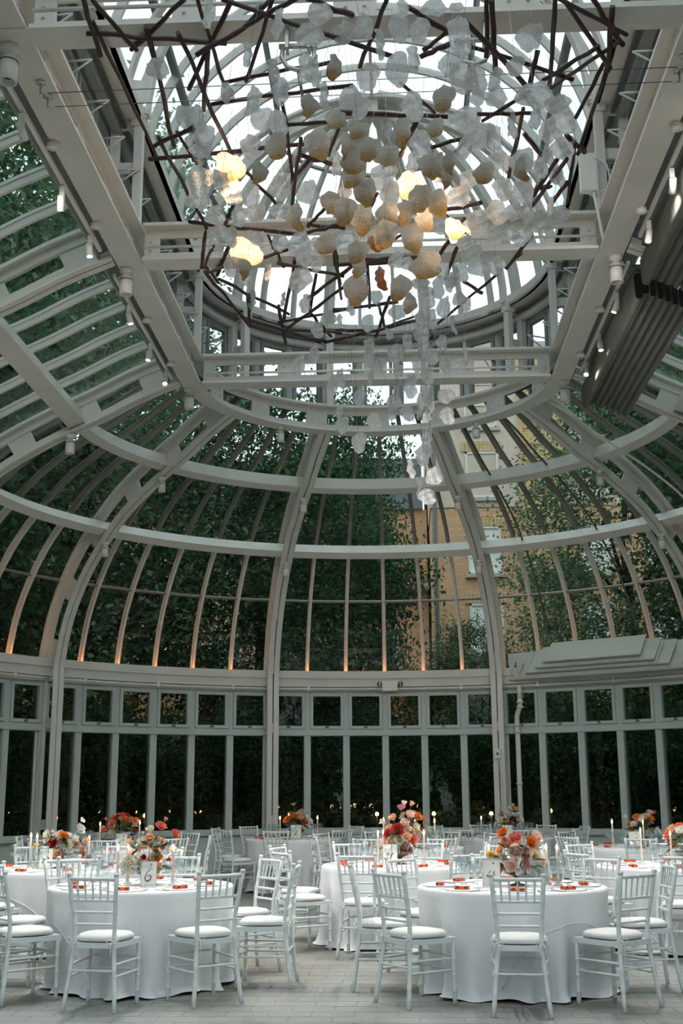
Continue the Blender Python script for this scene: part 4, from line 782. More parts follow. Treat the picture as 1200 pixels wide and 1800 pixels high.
def cloth_parts(seed):
    g = random.Random(seed); hs = [(k, g.uniform(.35, .7) / (1 + k * .02), g.uniform(0, 6.28)) for k in (3, 7, 11, 16, 21)]
    NA = 128; rows = [('t', r_) for r_ in (.001, .3, .6, .74)] + [('s', z) for z in (ZT - .004, ZT - .02, ZT - .06, .66, .58, .48, .38, .28, .2, .13, .07, .03, .012)]
    v = []; f = []
    for kind, q in rows:
        for i in range(NA):
            th = 2 * math.pi * i / NA
            if kind == 't': r_, z = q, ZT
            else:
                r_ = cloth_rad(th, q, hs) - (.008 if q > ZT - .01 else 0); z = q
                if q < .02: z = .004 + .012 * (1 + math.sin(9 * th + seed)); r_ += .02
            v.append((r_ * math.cos(th), r_ * math.sin(th), z))
    for k in range(len(rows) - 1):
        for i in range(NA): j = (i + 1) % NA; f.append((k * NA + i, k * NA + j, (k + 1) * NA + j, (k + 1) * NA + i))
    cloth = MB().add(v, f, True).mesh('tablecloth', 'linen'); seams = []
    for th0 in (g.uniform(0, 6.28), ) + tuple():
        for side in (0, math.pi):
            d = .98; pts = []
            for q in range(-24, 25):
                a = q * R(49) / 24; z = ZT - (d / math.cos(a) - .76)
                if z > .05: th = th0 + side + a; r_ = cloth_rad(th, z, hs) + .001; pts.append((r_ * math.cos(th), r_ * math.sin(th), z))
            seams.append(MB().tube(pts, .006, 5).mesh('seam', 'linen'))
    return cloth, seams
CL = [cloth_parts(k) for k in (4, 9, 15)]
top = MB().lathe([(.001, ZT - .03), (.74, ZT - .03), (.745, ZT - .015), (.74, ZT - .004), (.001, ZT - .004)], 40).mesh('tabletop', 'white_lamp')
ped = MB().lathe([(.30, 0), (.30, .03), (.05, .06), (.04, .5), (.06, ZT - .03)], 16).mesh('pedestal', 'steel_dark')
for i, (k, (x, y, tr, ph, near)) in enumerate(TABLES.items()):
    t = thing('banquet_table', f'round banquet table in a floor-length white cloth, {TN[k]}', 'table', 'round banquet tables', None, (x, y, 0), tr)
    c = link('tablecloth', CL[i % 3][0], t)
    for se in CL[i % 3][1]: link('seam', se, c)
    link('tabletop', top, t); link('pedestal', ped, t)

# ---- chair (faces +Y); rear posts splay at foot and head
def bamboo(pts, r0, nodes_):
    """tube with ring swellings; pts polyline, nodes_ = fractions of length"""
    pts = [V(p) for p in pts]; L = [0]
    for a, b in zip(pts, pts[1:]): L.append(L[-1] + (b - a).length)
    fr = sorted(set([q / 10 for q in range(11)] + [c + d for c in nodes_ for d in (-.012, 0, .012) if 0 < c + d < 1]))
    P = []; Rr = []
    for u in fr:
        s = u * L[-1]; k = max(i for i in range(len(L)) if L[i] <= s + 1e-9); k = min(k, len(pts) - 2)
        P.append(pts[k].lerp(pts[k + 1], (s - L[k]) / (L[k + 1] - L[k]))); Rr.append(r0 * (1.24 if any(abs(u - c) < .004 for c in nodes_) else 1.0))
    return P, Rr
def smooth_pts(K, per=4): 
    K = [V(k) for k in K]; Q = [K[0] * 2 - K[1]] + K + [K[-1] * 2 - K[-2]]; out = []
    for i in range(1, len(Q) - 2):
        for j in range(per):
            t_ = j / per; a, b, c, d = Q[i - 1], Q[i], Q[i + 1], Q[i + 2]; out.append(.5 * ((2 * b) + (c - a) * t_ + (2 * a - 5 * b + 4 * c - d) * t_ * t_ + (3 * b - a - 3 * c + d) * t_ ** 3))
    return out + [K[-1]]
def post_x(z): return np.interp(z, [0, .22, .45, .60, .92], [.196, .172, .153, .155, .182])
def post_y(z): return np.interp(z, [0, .22, .45, .60, .92], [-.245, -.215, -.19, -.195, -.262])
def cushion_mesh():
    v = []; f = []; NA = 28; rows = [(.0, .055), (.6, .056), (.88, .048), (1.0, .028), (.97, .008), (.6, .0), (0, .0)]
    for s, z in rows:
        for i in range(NA):
            a = 2 * math.pi * i / NA; e = 2.8; cx = math.copysign(abs(math.cos(a)) ** (2 / e), math.cos(a)); cy = math.copysign(abs(math.sin(a)) ** (2 / e), math.sin(a))
            wx = .196 + .016 * cy; v.append((cx * wx * max(s, .001), cy * .20 * max(s, .001), .462 + z))
    for k in range(len(rows) - 1):
        for i in range(NA): j = (i + 1) % NA; f.append((k * NA + i, (k + 1) * NA + i, (k + 1) * NA + j, k * NA + j))
    return MB().add(v, f, True)
def make_chair(full):
    t = link('banquet_chair', None); W = 'chair_white'; n = 8 if full else 5
    for s in (-1, 1):
        P, Rr = bamboo(smooth_pts([(s * post_x(z), post_y(z), z) for z in (0, .22, .45, .60, .76, .925)]), .0165, [.16, .3, .50, .63, .72, .81])
        m_ = MB().tube(P, Rr, n)
        if full: m_.lathe([(.0165, 0), (.021, .006), (.018, .02), (.0, .024)], 8, Matrix.Translation((s * post_x(.925), post_y(.925), .925)))
        m_.build('back_post', W, t)
        P, Rr = bamboo([(s * .192, .19, 0), (s * .192, .185, .44)], .0165, [.2, .45, .7]); MB().tube(P, Rr, n).build('leg', W, t)
    sf = MB(); sf.add([(-.165, -.20, .425), (.165, -.20, .425), (.21, .205, .425), (-.21, .205, .425), (-.165, -.20, .462), (.165, -.20, .462), (.21, .205, .462), (-.21, .205, .462)],
                      [(0, 3, 2, 1), (4, 5, 6, 7), (0, 1, 5, 4), (1, 2, 6, 5), (2, 3, 7, 6), (3, 0, 4, 7)]); sf.build('seat_frame', W, t)
    cushion_mesh().build('cushion', 'cushion', t)
    rails = [('top_rail', .905, .0135), ('back_rail', .755, .0105), ('back_rail', .672, .0095), ('back_rail', .588, .0095)]
    mbk = MB()
    for nm, z, r0 in rails:
        P, Rr = bamboo([(-post_x(z), post_y(z), z), (0, post_y(z) - .008, z), (post_x(z), post_y(z), z)], r0, [.18, .5, .82])
        if full: MB().tube(P, Rr, n).build(nm, W, t)
        else: mbk.tube([(-post_x(z), post_y(z), z), (post_x(z), post_y(z), z)], r0, 5)
    for q in range(5):
        u = (q - 2) / 3; a = (u * post_x(.755), post_y(.755) - .006, .755); b = (u * post_x(.905), post_y(.905) - .006, .905)
        if full: P, Rr = bamboo([a, b], .0075, [.5]); MB().tube(P, Rr, 6).build('spindle', W, t)
        else: mbk.tube([a, b], .0075, 4)
    if not full: mbk.build('backrest', W, t)
    st = [((-post_x(.275), post_y(.275), .275), (post_x(.275), post_y(.275), .275)), ((-.192, .187, .33), (.192, .187, .33)), ((-.192, .188, .235), (.192, .188, .235))]
    for s in (-1, 1):
        for z in (.315, .235): st.append(((s * post_x(z), post_y(z), z), (s * .192, .187, z)))
    mst = MB()
    for a, b in st:
        if full: P, Rr = bamboo([a, b], .0095, [.15, .5, .85]); MB().tube(P, Rr, 6).build('stretcher', W, t)
        else: mst.tube([a, b], .0095, 4)
    if not full: mst.build('stretcher', W, t)
    if full:
        for s in (-1, 1):
            x0, y0 = s * post_x(.49), post_y(.49) - .02
            mb = MB()
            for dx, dz in ((.045, .02), (-.04, -.0)):
                mb.tube([(x0, y0, .485), (x0 + s * dx * .6, y0 - .02, .485 + dz), (x0 + s * dx, y0 - .025, .475 + dz * .3), (x0 + s * dx * .5, y0 - .02, .455), (x0, y0, .483)], .0035, 5)
            mb.tube([(x0, y0, .485), (x0 + s * .02, y0 - .015, .45), (x0 + s * .035, y0 - .02, .385)], .0035, 5); mb.tube([(x0, y0, .485), (x0 - s * .012, y0 - .018, .44), (x0 - s * .01, y0 - .02, .37)], .0035, 5)
            mb.tube([(x0, y0 + .02, .492), (x0 - s * .02, y0 + .05, .495)], .004, 5)
            mb.build('cushion_tie', 'ribbon', t)
    return t
chF = make_chair(True); chF_t = tree_of(chF); chB = make_chair(False); chB_t = tree_of(chB)
for k, (x, y, tr, ph, near) in TABLES.items():
    for q in range(8):
        g = random.Random(hash((x, q)) & 255 if False else int(abs(x * 100)) * 8 + q)
        a = R(ph + 45 * q + g.uniform(-3, 3)); d = 1.0 + g.uniform(-.005, .045); cx, cy = x + d * math.cos(a), y + d * math.sin(a)
        if math.hypot(cx, max(cy, 0)) > 6.3: continue
        o = stamp(chF_t if near else chB_t, (cx, cy, 0), a + math.pi / 2 + g.uniform(-.12, .12))
        tag(o, f'white bamboo-turned chair with cushion at the {PL[q]} place of {TN[k]}', 'chair', f'chairs around {TN[k]}')
drop(chF_t); drop(chB_t)

# ---- place settings
plate = MB().lathe([(.001, .0), (.13, .001), (.137, .004), (.138, .007), (.11, .0065), (.10, .005), (.001, .005)], 28).mesh('dinner_plate', 'porcelain')
def glass_mesh(h, rb, stem):
    pr = [(.001, 0), (.032, 0), (.033, .003), (.008, .008), (.0045, .02), (.0045, stem), (.012, stem + .008), (rb * .75, stem + .03), (rb, stem + .06), (rb * .98, stem + .08), (rb * .82, h), (rb * .80, h), (rb * .95, stem + .08), (rb * .96, stem + .06), (rb * .7, stem + .034), (.001, stem + .012)]
    return MB().lathe(pr, 18)
gl_big = glass_mesh(.225, .049, .10).mesh('wine_glass', 'crystal'); gl_small = glass_mesh(.18, .040, .085).mesh('water_goblet', 'crystal')
water = MB().lathe([(.001, .098), (.022, .108), (.032, .135), (.001, .135)], 14).mesh('water', 'crystal')
def favour_proto():
    t = link('favour_box', None); hx, hy, hz = .052, .028, .022
    MB().box(-hx, -hx + .045, -hy, hy, 0, hz).build('printed_half', 'favour_print', t); MB().box(-hx + .045, hx - .03, -hy + .001, hy - .001, 0, hz - .001).build('plain_half', 'favour_orange', t)
    MB().box(hx - .03, hx, -hy, hy, 0, hz).build('printed_end', 'favour_print', t)
    return t
fav = favour_proto(); fav_t = tree_of(fav)
fork = MB().box(-.004, .004, -.10, .03, 0, .003); fork.box(-.011, .011, .03, .05, 0, .003)
for q in range(4): fork.box(-.011 + q * .0063, -.0077 + q * .0063, .05, .095, 0, .003)
fork = fork.mesh('fork', 'silver')
knife = MB().box(-.005, .005, -.11, 0, 0, .004).box(-.008, .007, 0, .11, .001, .003).mesh('knife', 'silver')
for k, (x, y, tr, ph, near) in TABLES.items():
    for q in range(8):
        g = random.Random(q * 31 + int(abs(x) * 77)); a = R(ph + 45 * q); ca, sa = math.cos(a), math.sin(a)
        def at(rad, side, z=0): return (x + rad * ca - side * sa, y + rad * sa + side * ca, ZT + z)
        pl = PL[q]; rz = a + math.pi / 2; sd = -1 if (k, q) == ('four', 7) else 1
        tag(link('dinner_plate', plate, None, at(.575, 0)), f'white plate at the {pl} place of {TN[k]}', 'plate', 'white plates')
        o = stamp(fav_t, at(.57, g.uniform(-.01, .01), .0065), rz + g.uniform(-.5, .5)); tag(o, f'orange favour box at the {pl} place of {TN[k]}', 'box', 'orange favour boxes')
        o = link('wine_glass', gl_big, None, at(.40, .13 * sd)); tag(o, f'tall clear wine glass at the {pl} place of {TN[k]}', 'glass', 'wine glasses')
        o = thing('water_goblet', f'shorter clear water goblet at the {pl} place of {TN[k]}', 'glass', 'water goblets', None, at(.36, .04 * sd)); link('bowl', gl_small, o); link('water', water, o)
        if near:
            tag(link('fork', fork, None, at(.57, -.165), rz), f'silver fork beside the plate at the {pl} place of {TN[k]}', 'fork', 'silver forks')
            tag(link('knife', knife, None, at(.57, .165), rz), f'silver knife beside the plate at the {pl} place of {TN[k]}', 'knife', 'silver knives')
drop(fav_t)

# ---- flowers
def petal(l, w, cup, n=3):
    v = []; f = []
    for i in range(n + 1):
        u = i / n; ww = w * math.sin(math.pi * min(.97, .12 + u * .8)) ** .7; z = cup * u * u
        for j in (-1, 0, 1): v.append(V((j * ww, l * u, z + (abs(j) * .12 * w))))
    for i in range(n):
        for j in range(2): o = i * 3 + j; f.append((o, o + 1, o + 4, o + 3))
    return v, f
def bloom(kind, seed):
    g = random.Random(seed); mb = MB()
    if kind == 'dahlia': rings = [(18, .05, .011, 5), (16, .045, .010, 30), (13, .036, .009, 52), (9, .026, .008, 72)]
    elif kind == 'rose': rings = [(6, .048, .026, 12), (6, .044, .024, 38), (5, .038, .020, 58), (4, .030, .015, 74)]
    elif kind == 'cosmos': rings = [(8, .05, .016, 8)]
    else: rings = [(5, .026, .012, 15), (5, .022, .011, 45)]
    for n, l, wd, el in rings:
        for q in range(n):
            v, f = petal(l * g.uniform(.9, 1.1), wd, .012 if kind != 'rose' else .022)
            M = Matrix.Rotation(2 * math.pi * (q + g.uniform(-.2, .2)) / n + el, 4, 'Z') @ Matrix.Rotation(R(el + g.uniform(-6, 6)), 4, 'X'); mb.add([M @ p for p in v], f, True)
    mb.lathe([(.012, -.012), (.014, 0), (.008, .012), (.0, .014)], 8)
    return mb
BL = {}
for kd in ('dahlia', 'rose', 'cosmos', 'bud'): BL[kd] = [bloom(kd, s).mesh('bloom_' + kd, 'petal_white') for s in (1, 2)]
v, f = petal(.11, .028, -.02, 4); LEAF = MB().add(v, f, True).mesh('leaf', 'leaf_dark')
comp = MB().lathe([(.001, 0), (.06, 0), (.062, .008), (.02, .02), (.014, .05), (.03, .07), (.09, .09), (.115, .125), (.118, .13), (.10, .118), (.001, .10)], 24).mesh('compote', 'compote')
SCH = dict(six=['coral', 'cream', 'peach', 'blush', 'cream', 'white', 'rust', 'peach'], four=['orange', 'blush', 'blush', 'peach', 'cream', 'orange', 'coral', 'blush'], eleven=['red', 'peach', 'blush', 'cream', 'coral', 'pink', 'red', 'peach'],
           left=['orange', 'red', 'white', 'cream', 'peach', 'rust', 'white', 'yellow'], right=['orange', 'peach', 'cream', 'white', 'peach', 'coral'], backleft=['orange', 'peach', 'red', 'cream', 'orange', 'coral'], behind=['peach', 'pink', 'orange', 'cream', 'blush'],
           backright=['white', 'orange', 'white', 'peach', 'rust', 'cream'], ribleft=['cream', 'orange', 'peach', 'white', 'rust', 'cream'], ribright=['white', 'pink', 'rust', 'blush', 'white', 'peach'])
def arrangement(k, x, y, n, hgt, spr):
    g = random.Random(int(abs(x * 50)) + 7); t = thing('flower_centrepiece', f'{SCH[k][0]} and {SCH[k][1]} flower centrepiece in a bronze bowl on {TN[k]}', 'flowers', 'flower centrepieces', None, (x, y, ZT))
    link('bowl', comp, t)
    for q in range(n):
        u = (q + .5) / n; a = q * 2.4 + g.uniform(-.3, .3); ele = g.uniform(.12, 1.45); rr = spr * g.uniform(.65, 1.05)
        p = V((math.cos(a) * math.cos(ele) * rr, math.sin(a) * math.cos(ele) * rr * .8, .15 + math.sin(ele) * hgt * g.uniform(.7, 1.1)))
        kd = g.choice(['dahlia', 'rose', 'rose', 'bud', 'rose', 'dahlia']) ; tall = g.random() < .15
        if tall: p.z += hgt * .35; p.x *= 1.25; kd = g.choice(['cosmos', 'dahlia', 'bud'])
        b = link('bloom', BL[kd][q % 2], t, p); b.material_slots[0].link = 'OBJECT'; b.material_slots[0].material = MAT['petal_' + g.choice(SCH[k])]
        d = V((p.x, p.y, (p.z - .1) * .8)).normalized(); b.rotation_mode = 'QUATERNION'; b.rotation_quaternion = d.to_track_quat('Z', 'Y'); s = g.uniform(.95, 1.45); b.scale = (s, s, s)
        MB().tube([(0, 0, .11), tuple(p * .5 + V((0, 0, .06))), tuple(p)], .0025, 4).build('stem', 'stem', t)
    for q in range(int(n * .9)):
        a = g.uniform(0, 6.28); ele = g.uniform(.0, 1.3); p = V((math.cos(a) * math.cos(ele) * spr * .6, math.sin(a) * math.cos(ele) * spr * .5, .13 + math.sin(ele) * hgt * .6))
        l = link('leaf', LEAF, t, p); l.rotation_euler = (g.uniform(-.6, .8), g.uniform(-.6, .6), a - math.pi / 2); s = g.uniform(.6, 1.2); l.scale = (s, s, s)
        if g.random() < .4: l.material_slots[0].link = 'OBJECT'; l.material_slots[0].material = MAT['leaf_green']
# main blooms of the nearest arrangements: dx, dy, dz, kind, colour, size
HERO = dict(
 four=[(-.10, .0, .40, 'dahlia', 'orange', 1.15), (.11, -.04, .33, 'dahlia', 'orange', 1.2), (-.01, -.06, .26, 'rose', 'blush', 1.5), (.06, -.07, .24, 'rose', 'blush', 1.3), (-.10, -.08, .22, 'rose', 'cream', .8), (-.05, -.10, .16, 'rose', 'blush', 1.3), (.07, -.10, .18, 'dahlia', 'coral', .85),
       (-.13, -.06, .14, 'rose', 'peach', 1.0), (-.02, .02, .36, 'bud', 'coral', 1.6), (.02, .04, .37, 'bud', 'coral', 1.6), (-.20, .0, .24, 'bud', 'yellow', 1.5), (.20, .0, .18, 'bud', 'blush', 1.6), (-.09, .02, .33, 'bud', 'peach', 1.8), (.0, -.11, .12, 'bud', 'cream', 1.5)],
 six=[(.09, .0, .46, 'dahlia', 'coral', 1.05), (.21, .0, .40, 'dahlia', 'coral', .95), (.01, -.03, .36, 'rose', 'peach', 1.1), (-.06, -.02, .33, 'bud', 'cream', 1.8), (.0, .03, .43, 'rose', 'cream', .9), (-.15, -.02, .34, 'bud', 'peach', 1.5), (.06, -.05, .28, 'rose', 'peach', .8), (.04, -.07, .23, 'rose', 'cream', .7),
      (-.15, -.06, .22, 'bud', 'white', 1.9), (-.19, -.05, .17, 'bud', 'white', 1.9), (-.12, -.08, .18, 'bud', 'cream', 1.9), (-.17, -.08, .12, 'bud', 'white', 1.7), (-.10, -.10, .12, 'bud', 'cream', 1.7), (.08, -.05, .22, 'rose', 'orange', .9), (-.02, -.08, .22, 'rose', 'red', .6), (.20, .0, .28, 'bud', 'cream', 1.4), (.12, .05, .52, 'bud', 'pink', .9)],
 eleven=[(-.02, -.05, .33, 'dahlia', 'red', 1.6), (-.12, -.05, .30, 'dahlia', 'red', 1.1), (.05, -.03, .40, 'rose', 'blush', 1.2), (.02, .0, .55, 'rose', 'pink', 1.0), (.10, .0, .48, 'rose', 'blush', 1.2), (.19, .0, .47, 'dahlia', 'orange', 1.1), (.0, -.08, .24, 'rose', 'cream', 1.2), (.13, -.06, .24, 'dahlia', 'coral', 1.2), (-.06, .0, .45, 'rose', 'peach', 1.1),
         (.07, -.08, .27, 'rose', 'peach', 1.1), (-.10, -.07, .22, 'rose', 'peach', .9), (.05, .03, .60, 'bud', 'blush', 1.5), (.13, .02, .60, 'bud', 'peach', 1.4), (-.17, .02, .42, 'bud', 'cream', 1.5), (.08, -.04, .35, 'rose', 'blush', 1.0), (.16, -.05, .36, 'rose', 'cream', 1.0)],
 left=[(.03, -.05, .30, 'dahlia', 'orange', 1.2), (-.06, -.06, .24, 'dahlia', 'red', 1.3), (-.14, .0, .32, 'rose', 'white', 1.1), (.08, -.06, .22, 'rose', 'cream', 1.2), (.14, -.05, .28, 'bud', 'white', 1.8), (.22, -.06, .14, 'dahlia', 'rust', .9), (.30, -.08, .10, 'dahlia', 'red', .8), (-.24, -.02, .22, 'bud', 'yellow', 1.5), (.0, -.1, .14, 'rose', 'peach', 1.2), (.20, .0, .46, 'cosmos', 'white', .7), (.24, .0, .26, 'bud', 'peach', 1.8)])
def hero(k, x, y):
    t = thing('flower_centrepiece', f'{SCH[k][0]} and {SCH[k][1]} flower centrepiece in a bronze bowl on {TN[k]}', 'flowers', 'flower centrepieces', None, (x, y, ZT)); link('bowl', comp, t); g = random.Random(len(k) * 7)
    def put(p, kd, c, s, q):
        b = link('bloom', BL[kd][q % 2], t, p); b.material_slots[0].link = 'OBJECT'; b.material_slots[0].material = MAT['petal_' + c]
        d = V((p.x * 1.2, p.y - .12, (p.z - .12) * .55)).normalized(); b.rotation_mode = 'QUATERNION'; b.rotation_quaternion = d.to_track_quat('Z', 'Y'); b.scale = (s, s, s)
        MB().tube([(0, 0, .11), tuple(p * .5 + V((0, 0, .06))), tuple(p)], .0025, 4).build('stem', 'stem', t)
    for q, (dx, dy, dz, kd, c, s) in enumerate(HERO[k]): put(V((dx, dy, dz)), kd, c, s, q)
    for q in range(14): put(V((g.uniform(-.16, .16), g.uniform(.0, .16), g.uniform(.12, .36))), g.choice(['rose', 'bud', 'dahlia']), g.choice(SCH[k]), g.uniform(.9, 1.4), q)
    for q in range(26):
        a = g.uniform(0, 6.28); ele = g.uniform(.0, 1.3); p = V((math.cos(a) * math.cos(ele) * .15, math.sin(a) * math.cos(ele) * .12, .12 + math.sin(ele) * .22))
        l = link('leaf', LEAF, t, p); l.rotation_euler = (g.uniform(-.6, .8), g.uniform(-.6, .6), a - math.pi / 2); s = g.uniform(.5, .95); l.scale = (s, s, s)
        if g.random() < .4: l.material_slots[0].link = 'OBJECT'; l.material_slots[0].material = MAT['leaf_green']
for k, (x, y, tr, ph, near) in TABLES.items():
    n, hgt, spr = {'six': (30, .27, .19), 'four': (30, .25, .18), 'eleven': (32, .30, .20), 'left': (26, .22, .24), 'right': (24, .26, .24)}.get(k, (22, .26, .22))
    if k in HERO: hero(k, x + .05, y + .02)
    else: arrangement(k, x + (.06 if k != 'right' else .15), y + .02, n, hgt, spr)
# ---- candles
def candle_meshes():
    b = {}
    for c in ('pink', 'ivory'): b[c] = MB().lathe([(.011, .0), (.0105, .27), (.007, .285), (.001, .288)], 10).mesh('taper', 'candle_' + c)
    b['flame'] = MB().lathe([(.001, .292), (.006, .298), (.0085, .31), (.006, .325), (.001, .342)], 8).mesh('flame', 'flame')
    b['wick'] = MB().tube([(0, 0, .285), (0, 0, .296)], .0012, 4).mesh('wick', 'ink')
    b['holder'] = MB().lathe([(.034, 0), (.036, .004), (.03, .01), (.016, .016), (.014, .05), (.016, .055), (.0125, .055), (.012, .012)], 14).mesh('holder', 'candle_dish')
    b['tube'] = MB().lathe([(.03, .0), (.031, .004), (.031, .20), (.0295, .20), (.0295, .006)], 14).mesh('glass_sleeve', 'crystal')
    return b
CB = candle_meshes()
CAND = dict(six=[(-.20, -.02, 'pink', .96), (-.155, .16, 'pink', .96), (.27, -.06, 'pink', .96)], four=[(-.17, .05, 'ivory', .94), (.30, .10, 'ivory', .94), (.37, -.02, 'ivory', .94)], eleven=[(-.17, -.10, 'pink', 1.0), (-.12, .1, 'pink', 1.0), (.30, -.04, 'pink', 1.0)],
            left=[(-.27, .04, 'ivory', 1.0), (-.17, -.08, 'ivory', 1.0), (.30, .15, 'ivory', .9)], right=[(-.28, .1, 'ivory', 1.05), (-.05, -.2, 'pink', 1.0)], backleft=[(-.2, -.1, 'ivory', 1.0), (.32, -.05, 'pink', 1.05)], behind=[(-.30, 0, 'ivory', 1.1), (.12, .32, 'ivory', 1.1), (.38, .1, 'ivory', 1.05)],
            backright=[(-.32, .1, 'ivory', 1.0), (.02, -.22, 'ivory', 1.0)], ribleft=[(-.20, -.1, 'pink', 1.0), (.12, .34, 'pink', 1.05), (.38, -.05, 'pink', 1.0)], ribright=[(-.36, -.05, 'ivory', .95), (.22, .2, 'ivory', .95)])
for k, L in CAND.items():
    x, y = TABLES[k][:2]
    for i, (dx, dy, c, s) in enumerate(L):
        t = thing('taper_candle', f'lit {c} taper candle on {TN[k]}, {["leftmost", "second from the left", "rightmost"][i]}', 'candle', 'lit taper candles', None, (x + dx, y + dy, ZT)); t.scale = (1, 1, s)
        h = link('holder', CB['holder'], t); link('taper', CB[c], t); link('wick', CB['wick'], t); link('flame', CB['flame'], t)
        if k in ('left', 'four'): link('glass_sleeve', CB['tube'], t)
# ---- number cards
def stroke(mb, pts, wd, y):
    P = smooth_pts([(a, 0, b) for a, b in pts], 6); n = len(P); v = []; f = []
    for i, p in enumerate(P):
        d = (P[min(i + 1, n - 1)] - P[max(i - 1, 0)]).normalized(); s = V((-d.z, 0, d.x)); w_ = wd * (.35 + .65 * math.sin(math.pi * (i + .5) / n))
        for yy in (y, y + .0006): v += [p + s * w_ + Y * yy, p - s * w_ + Y * yy]
    for i in range(n - 1): o = i * 4; g = o + 4; f += [(o, g, g + 1, o + 1), (o + 2, o + 3, g + 3, g + 2), (o, o + 2, g + 2, g), (o + 1, g + 1, g + 3, o + 3)]
    mb.add(v, f)
NUM = {'6': [[(.022, .115), (.010, .112), (-.010, .085), (-.020, .055), (-.014, .036), (.000, .034), (.012, .048), (.012, .066), (.002, .070), (-.010, .058)]],
       '4': [[(-.004, .100), (-.020, .070), (-.024, .066), (.0, .068), (.022, .074)], [(.018, .098), (.006, .070), (-.012, .034)]],
       '11': [[(-.026, .075), (-.010, .098), (-.020, .066), (-.028, .038)], [(.002, .075), (.020, .098), (.008, .066), (.002, .044), (.010, .036)]],
       '2': [[(-.014, .090), (-.004, .102), (.010, .098), (.008, .080), (-.010, .056), (-.020, .046), (-.004, .050), (.018, .044)]],
       'dash': [[(-.026, .040), (-.008, .075)], [(.004, .090), (.018, .086), (.014, .066)]]}
CARDS = dict(six=(.10, -.22, '6', .125, .19), four=(-.17, -.17, '4', .135, .20), eleven=(-.05, -.2, '11', .14, .20), left=(-.04, -.2, 'dash', .13, .19), backleft=(.10, -.14, 'dash', .14, .18), ribleft=(.06, -.24, '2', .15, .20), ribright=(.02, -.26, None, .15, .18), backright=(-.10, -.26, 'dash', .15, .19))
WORD = {'6': 'a handwritten six', '4': 'a handwritten four', '11': 'a handwritten eleven', '2': 'a faint handwritten numeral', 'dash': 'a few pen strokes', None: 'no legible writing'}
for k, (dx, dy, num, wd, ht) in CARDS.items():
    x, y = TABLES[k][:2]; t = thing('table_card', f'ivory table card showing {WORD[num]} on {TN[k]}', 'card', 'table number cards', None, (x + dx, y + dy, ZT), R(-3))
    M = Matrix.Translation((0, 0, .008)) @ Matrix.Rotation(R(-8), 4, 'X')
    MB().box(-wd / 2, wd / 2, 0, .003, 0, ht, M).build('panel', 'card', t)
    fr = MB(); fr.box(-wd / 2 - .004, -wd / 2, -.002, .005, 0, ht, M).box(wd / 2, wd / 2 + .004, -.002, .005, 0, ht, M).box(-wd / 2, wd / 2, -.002, .005, ht, ht + .004, M); fr.build('edge', 'card_edge', t)
    MB().box(-wd / 2 - .004, wd / 2 + .004, -.02, .035, 0, .009).build('foot', 'crystal', t)
    if num:
        for st in NUM[num]:
            mb = MB(); stroke(mb, [(a * 1.45, b * 1.2) for a, b in st], .0048, -.0012); mb.v = [tuple(M @ V(p)) for p in mb.v]; mb.build('pen_stroke', 'ink', t)
    h = MB().box(.012, .024, -.0012, -.0004, ht - .03, ht - .018, M); h.build('printed_heart', 'petal_red', t)
# ---------------------------------------------------------------- chandelier of branches and paper shells
t = thing('branch_chandelier', 'huge chandelier of dark branches hung with crinkled white and tan paper shells', 'chandelier', None, None, (0.05, -5.0, 6.7))
O0 = V((0.05, -5.0, 6.7))
for i, l in enumerate(STICKS.split('|')):
    q = list(map(float, l.split())); a, b = V(q[:3]) - O0, V(q[3:]) - O0; g = random.Random(i); d = b - a; s = d.orthogonal().normalized()
    k = 5; pts = [a + d * (j / k) + s * (g.uniform(-.012, .012) if 0 < j < k else 0) + Z * (g.uniform(-.01, .01) if 0 < j < k else 0) for j in range(k + 1)]
    r0 = g.uniform(.015, .021); MB().tube(pts, [r0 * g.uniform(.85, 1.1) for _ in pts], 7).build('branch', 'branch_bark', t)
def shell_mesh(seed, cup, mat):
    g = random.Random(seed); NA, NR = 22, 6; ph = [g.uniform(0, 6.28) for _ in range(8)]
    def rad(a): return 1 + .10 * math.sin(2 * a + ph[0]) + .09 * math.sin(3 * a + ph[1]) + .06 * math.sin(5 * a + ph[2]) + .035 * math.sin(8 * a + ph[3])
    def wob(x, z): return .14 * math.sin(3.1 * x + ph[4]) * math.sin(2.7 * z + ph[5]) + .10 * math.sin(6.3 * x + 2 * z + ph[6]) + .08 * math.sin(8.1 * z - 3 * x + ph[7])
    v = []; f = []
    for j in range(NR + 1):
        for i in range(NA):
            a = 2 * math.pi * i / NA; u = max(.02, j / NR); x, z = u * rad(a) * math.cos(a), u * rad(a) * math.sin(a); v.append((x, wob(x, z) + cup * (u * u - .5), z))
    for j in range(NR):
        for i in range(NA): n2 = (i + 1) % NA; f.append((j * NA + i, j * NA + n2, (j + 1) * NA + n2, (j + 1) * NA + i))
    f.append(tuple(range(NA))[::-1])
    return MB().add(v, f, True).mesh('shell', mat)
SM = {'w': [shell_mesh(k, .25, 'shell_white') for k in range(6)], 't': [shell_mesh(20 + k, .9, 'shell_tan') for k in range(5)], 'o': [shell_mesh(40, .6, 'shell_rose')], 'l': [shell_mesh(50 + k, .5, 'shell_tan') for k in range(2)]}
bulb = MB().lathe([(.001, -.05), (.025, -.045), (.036, -.015), (.030, .015), (.014, .04), (.013, .07), (.001, .072)], 12).mesh('bulb', 'bulb_glow')
view = {}
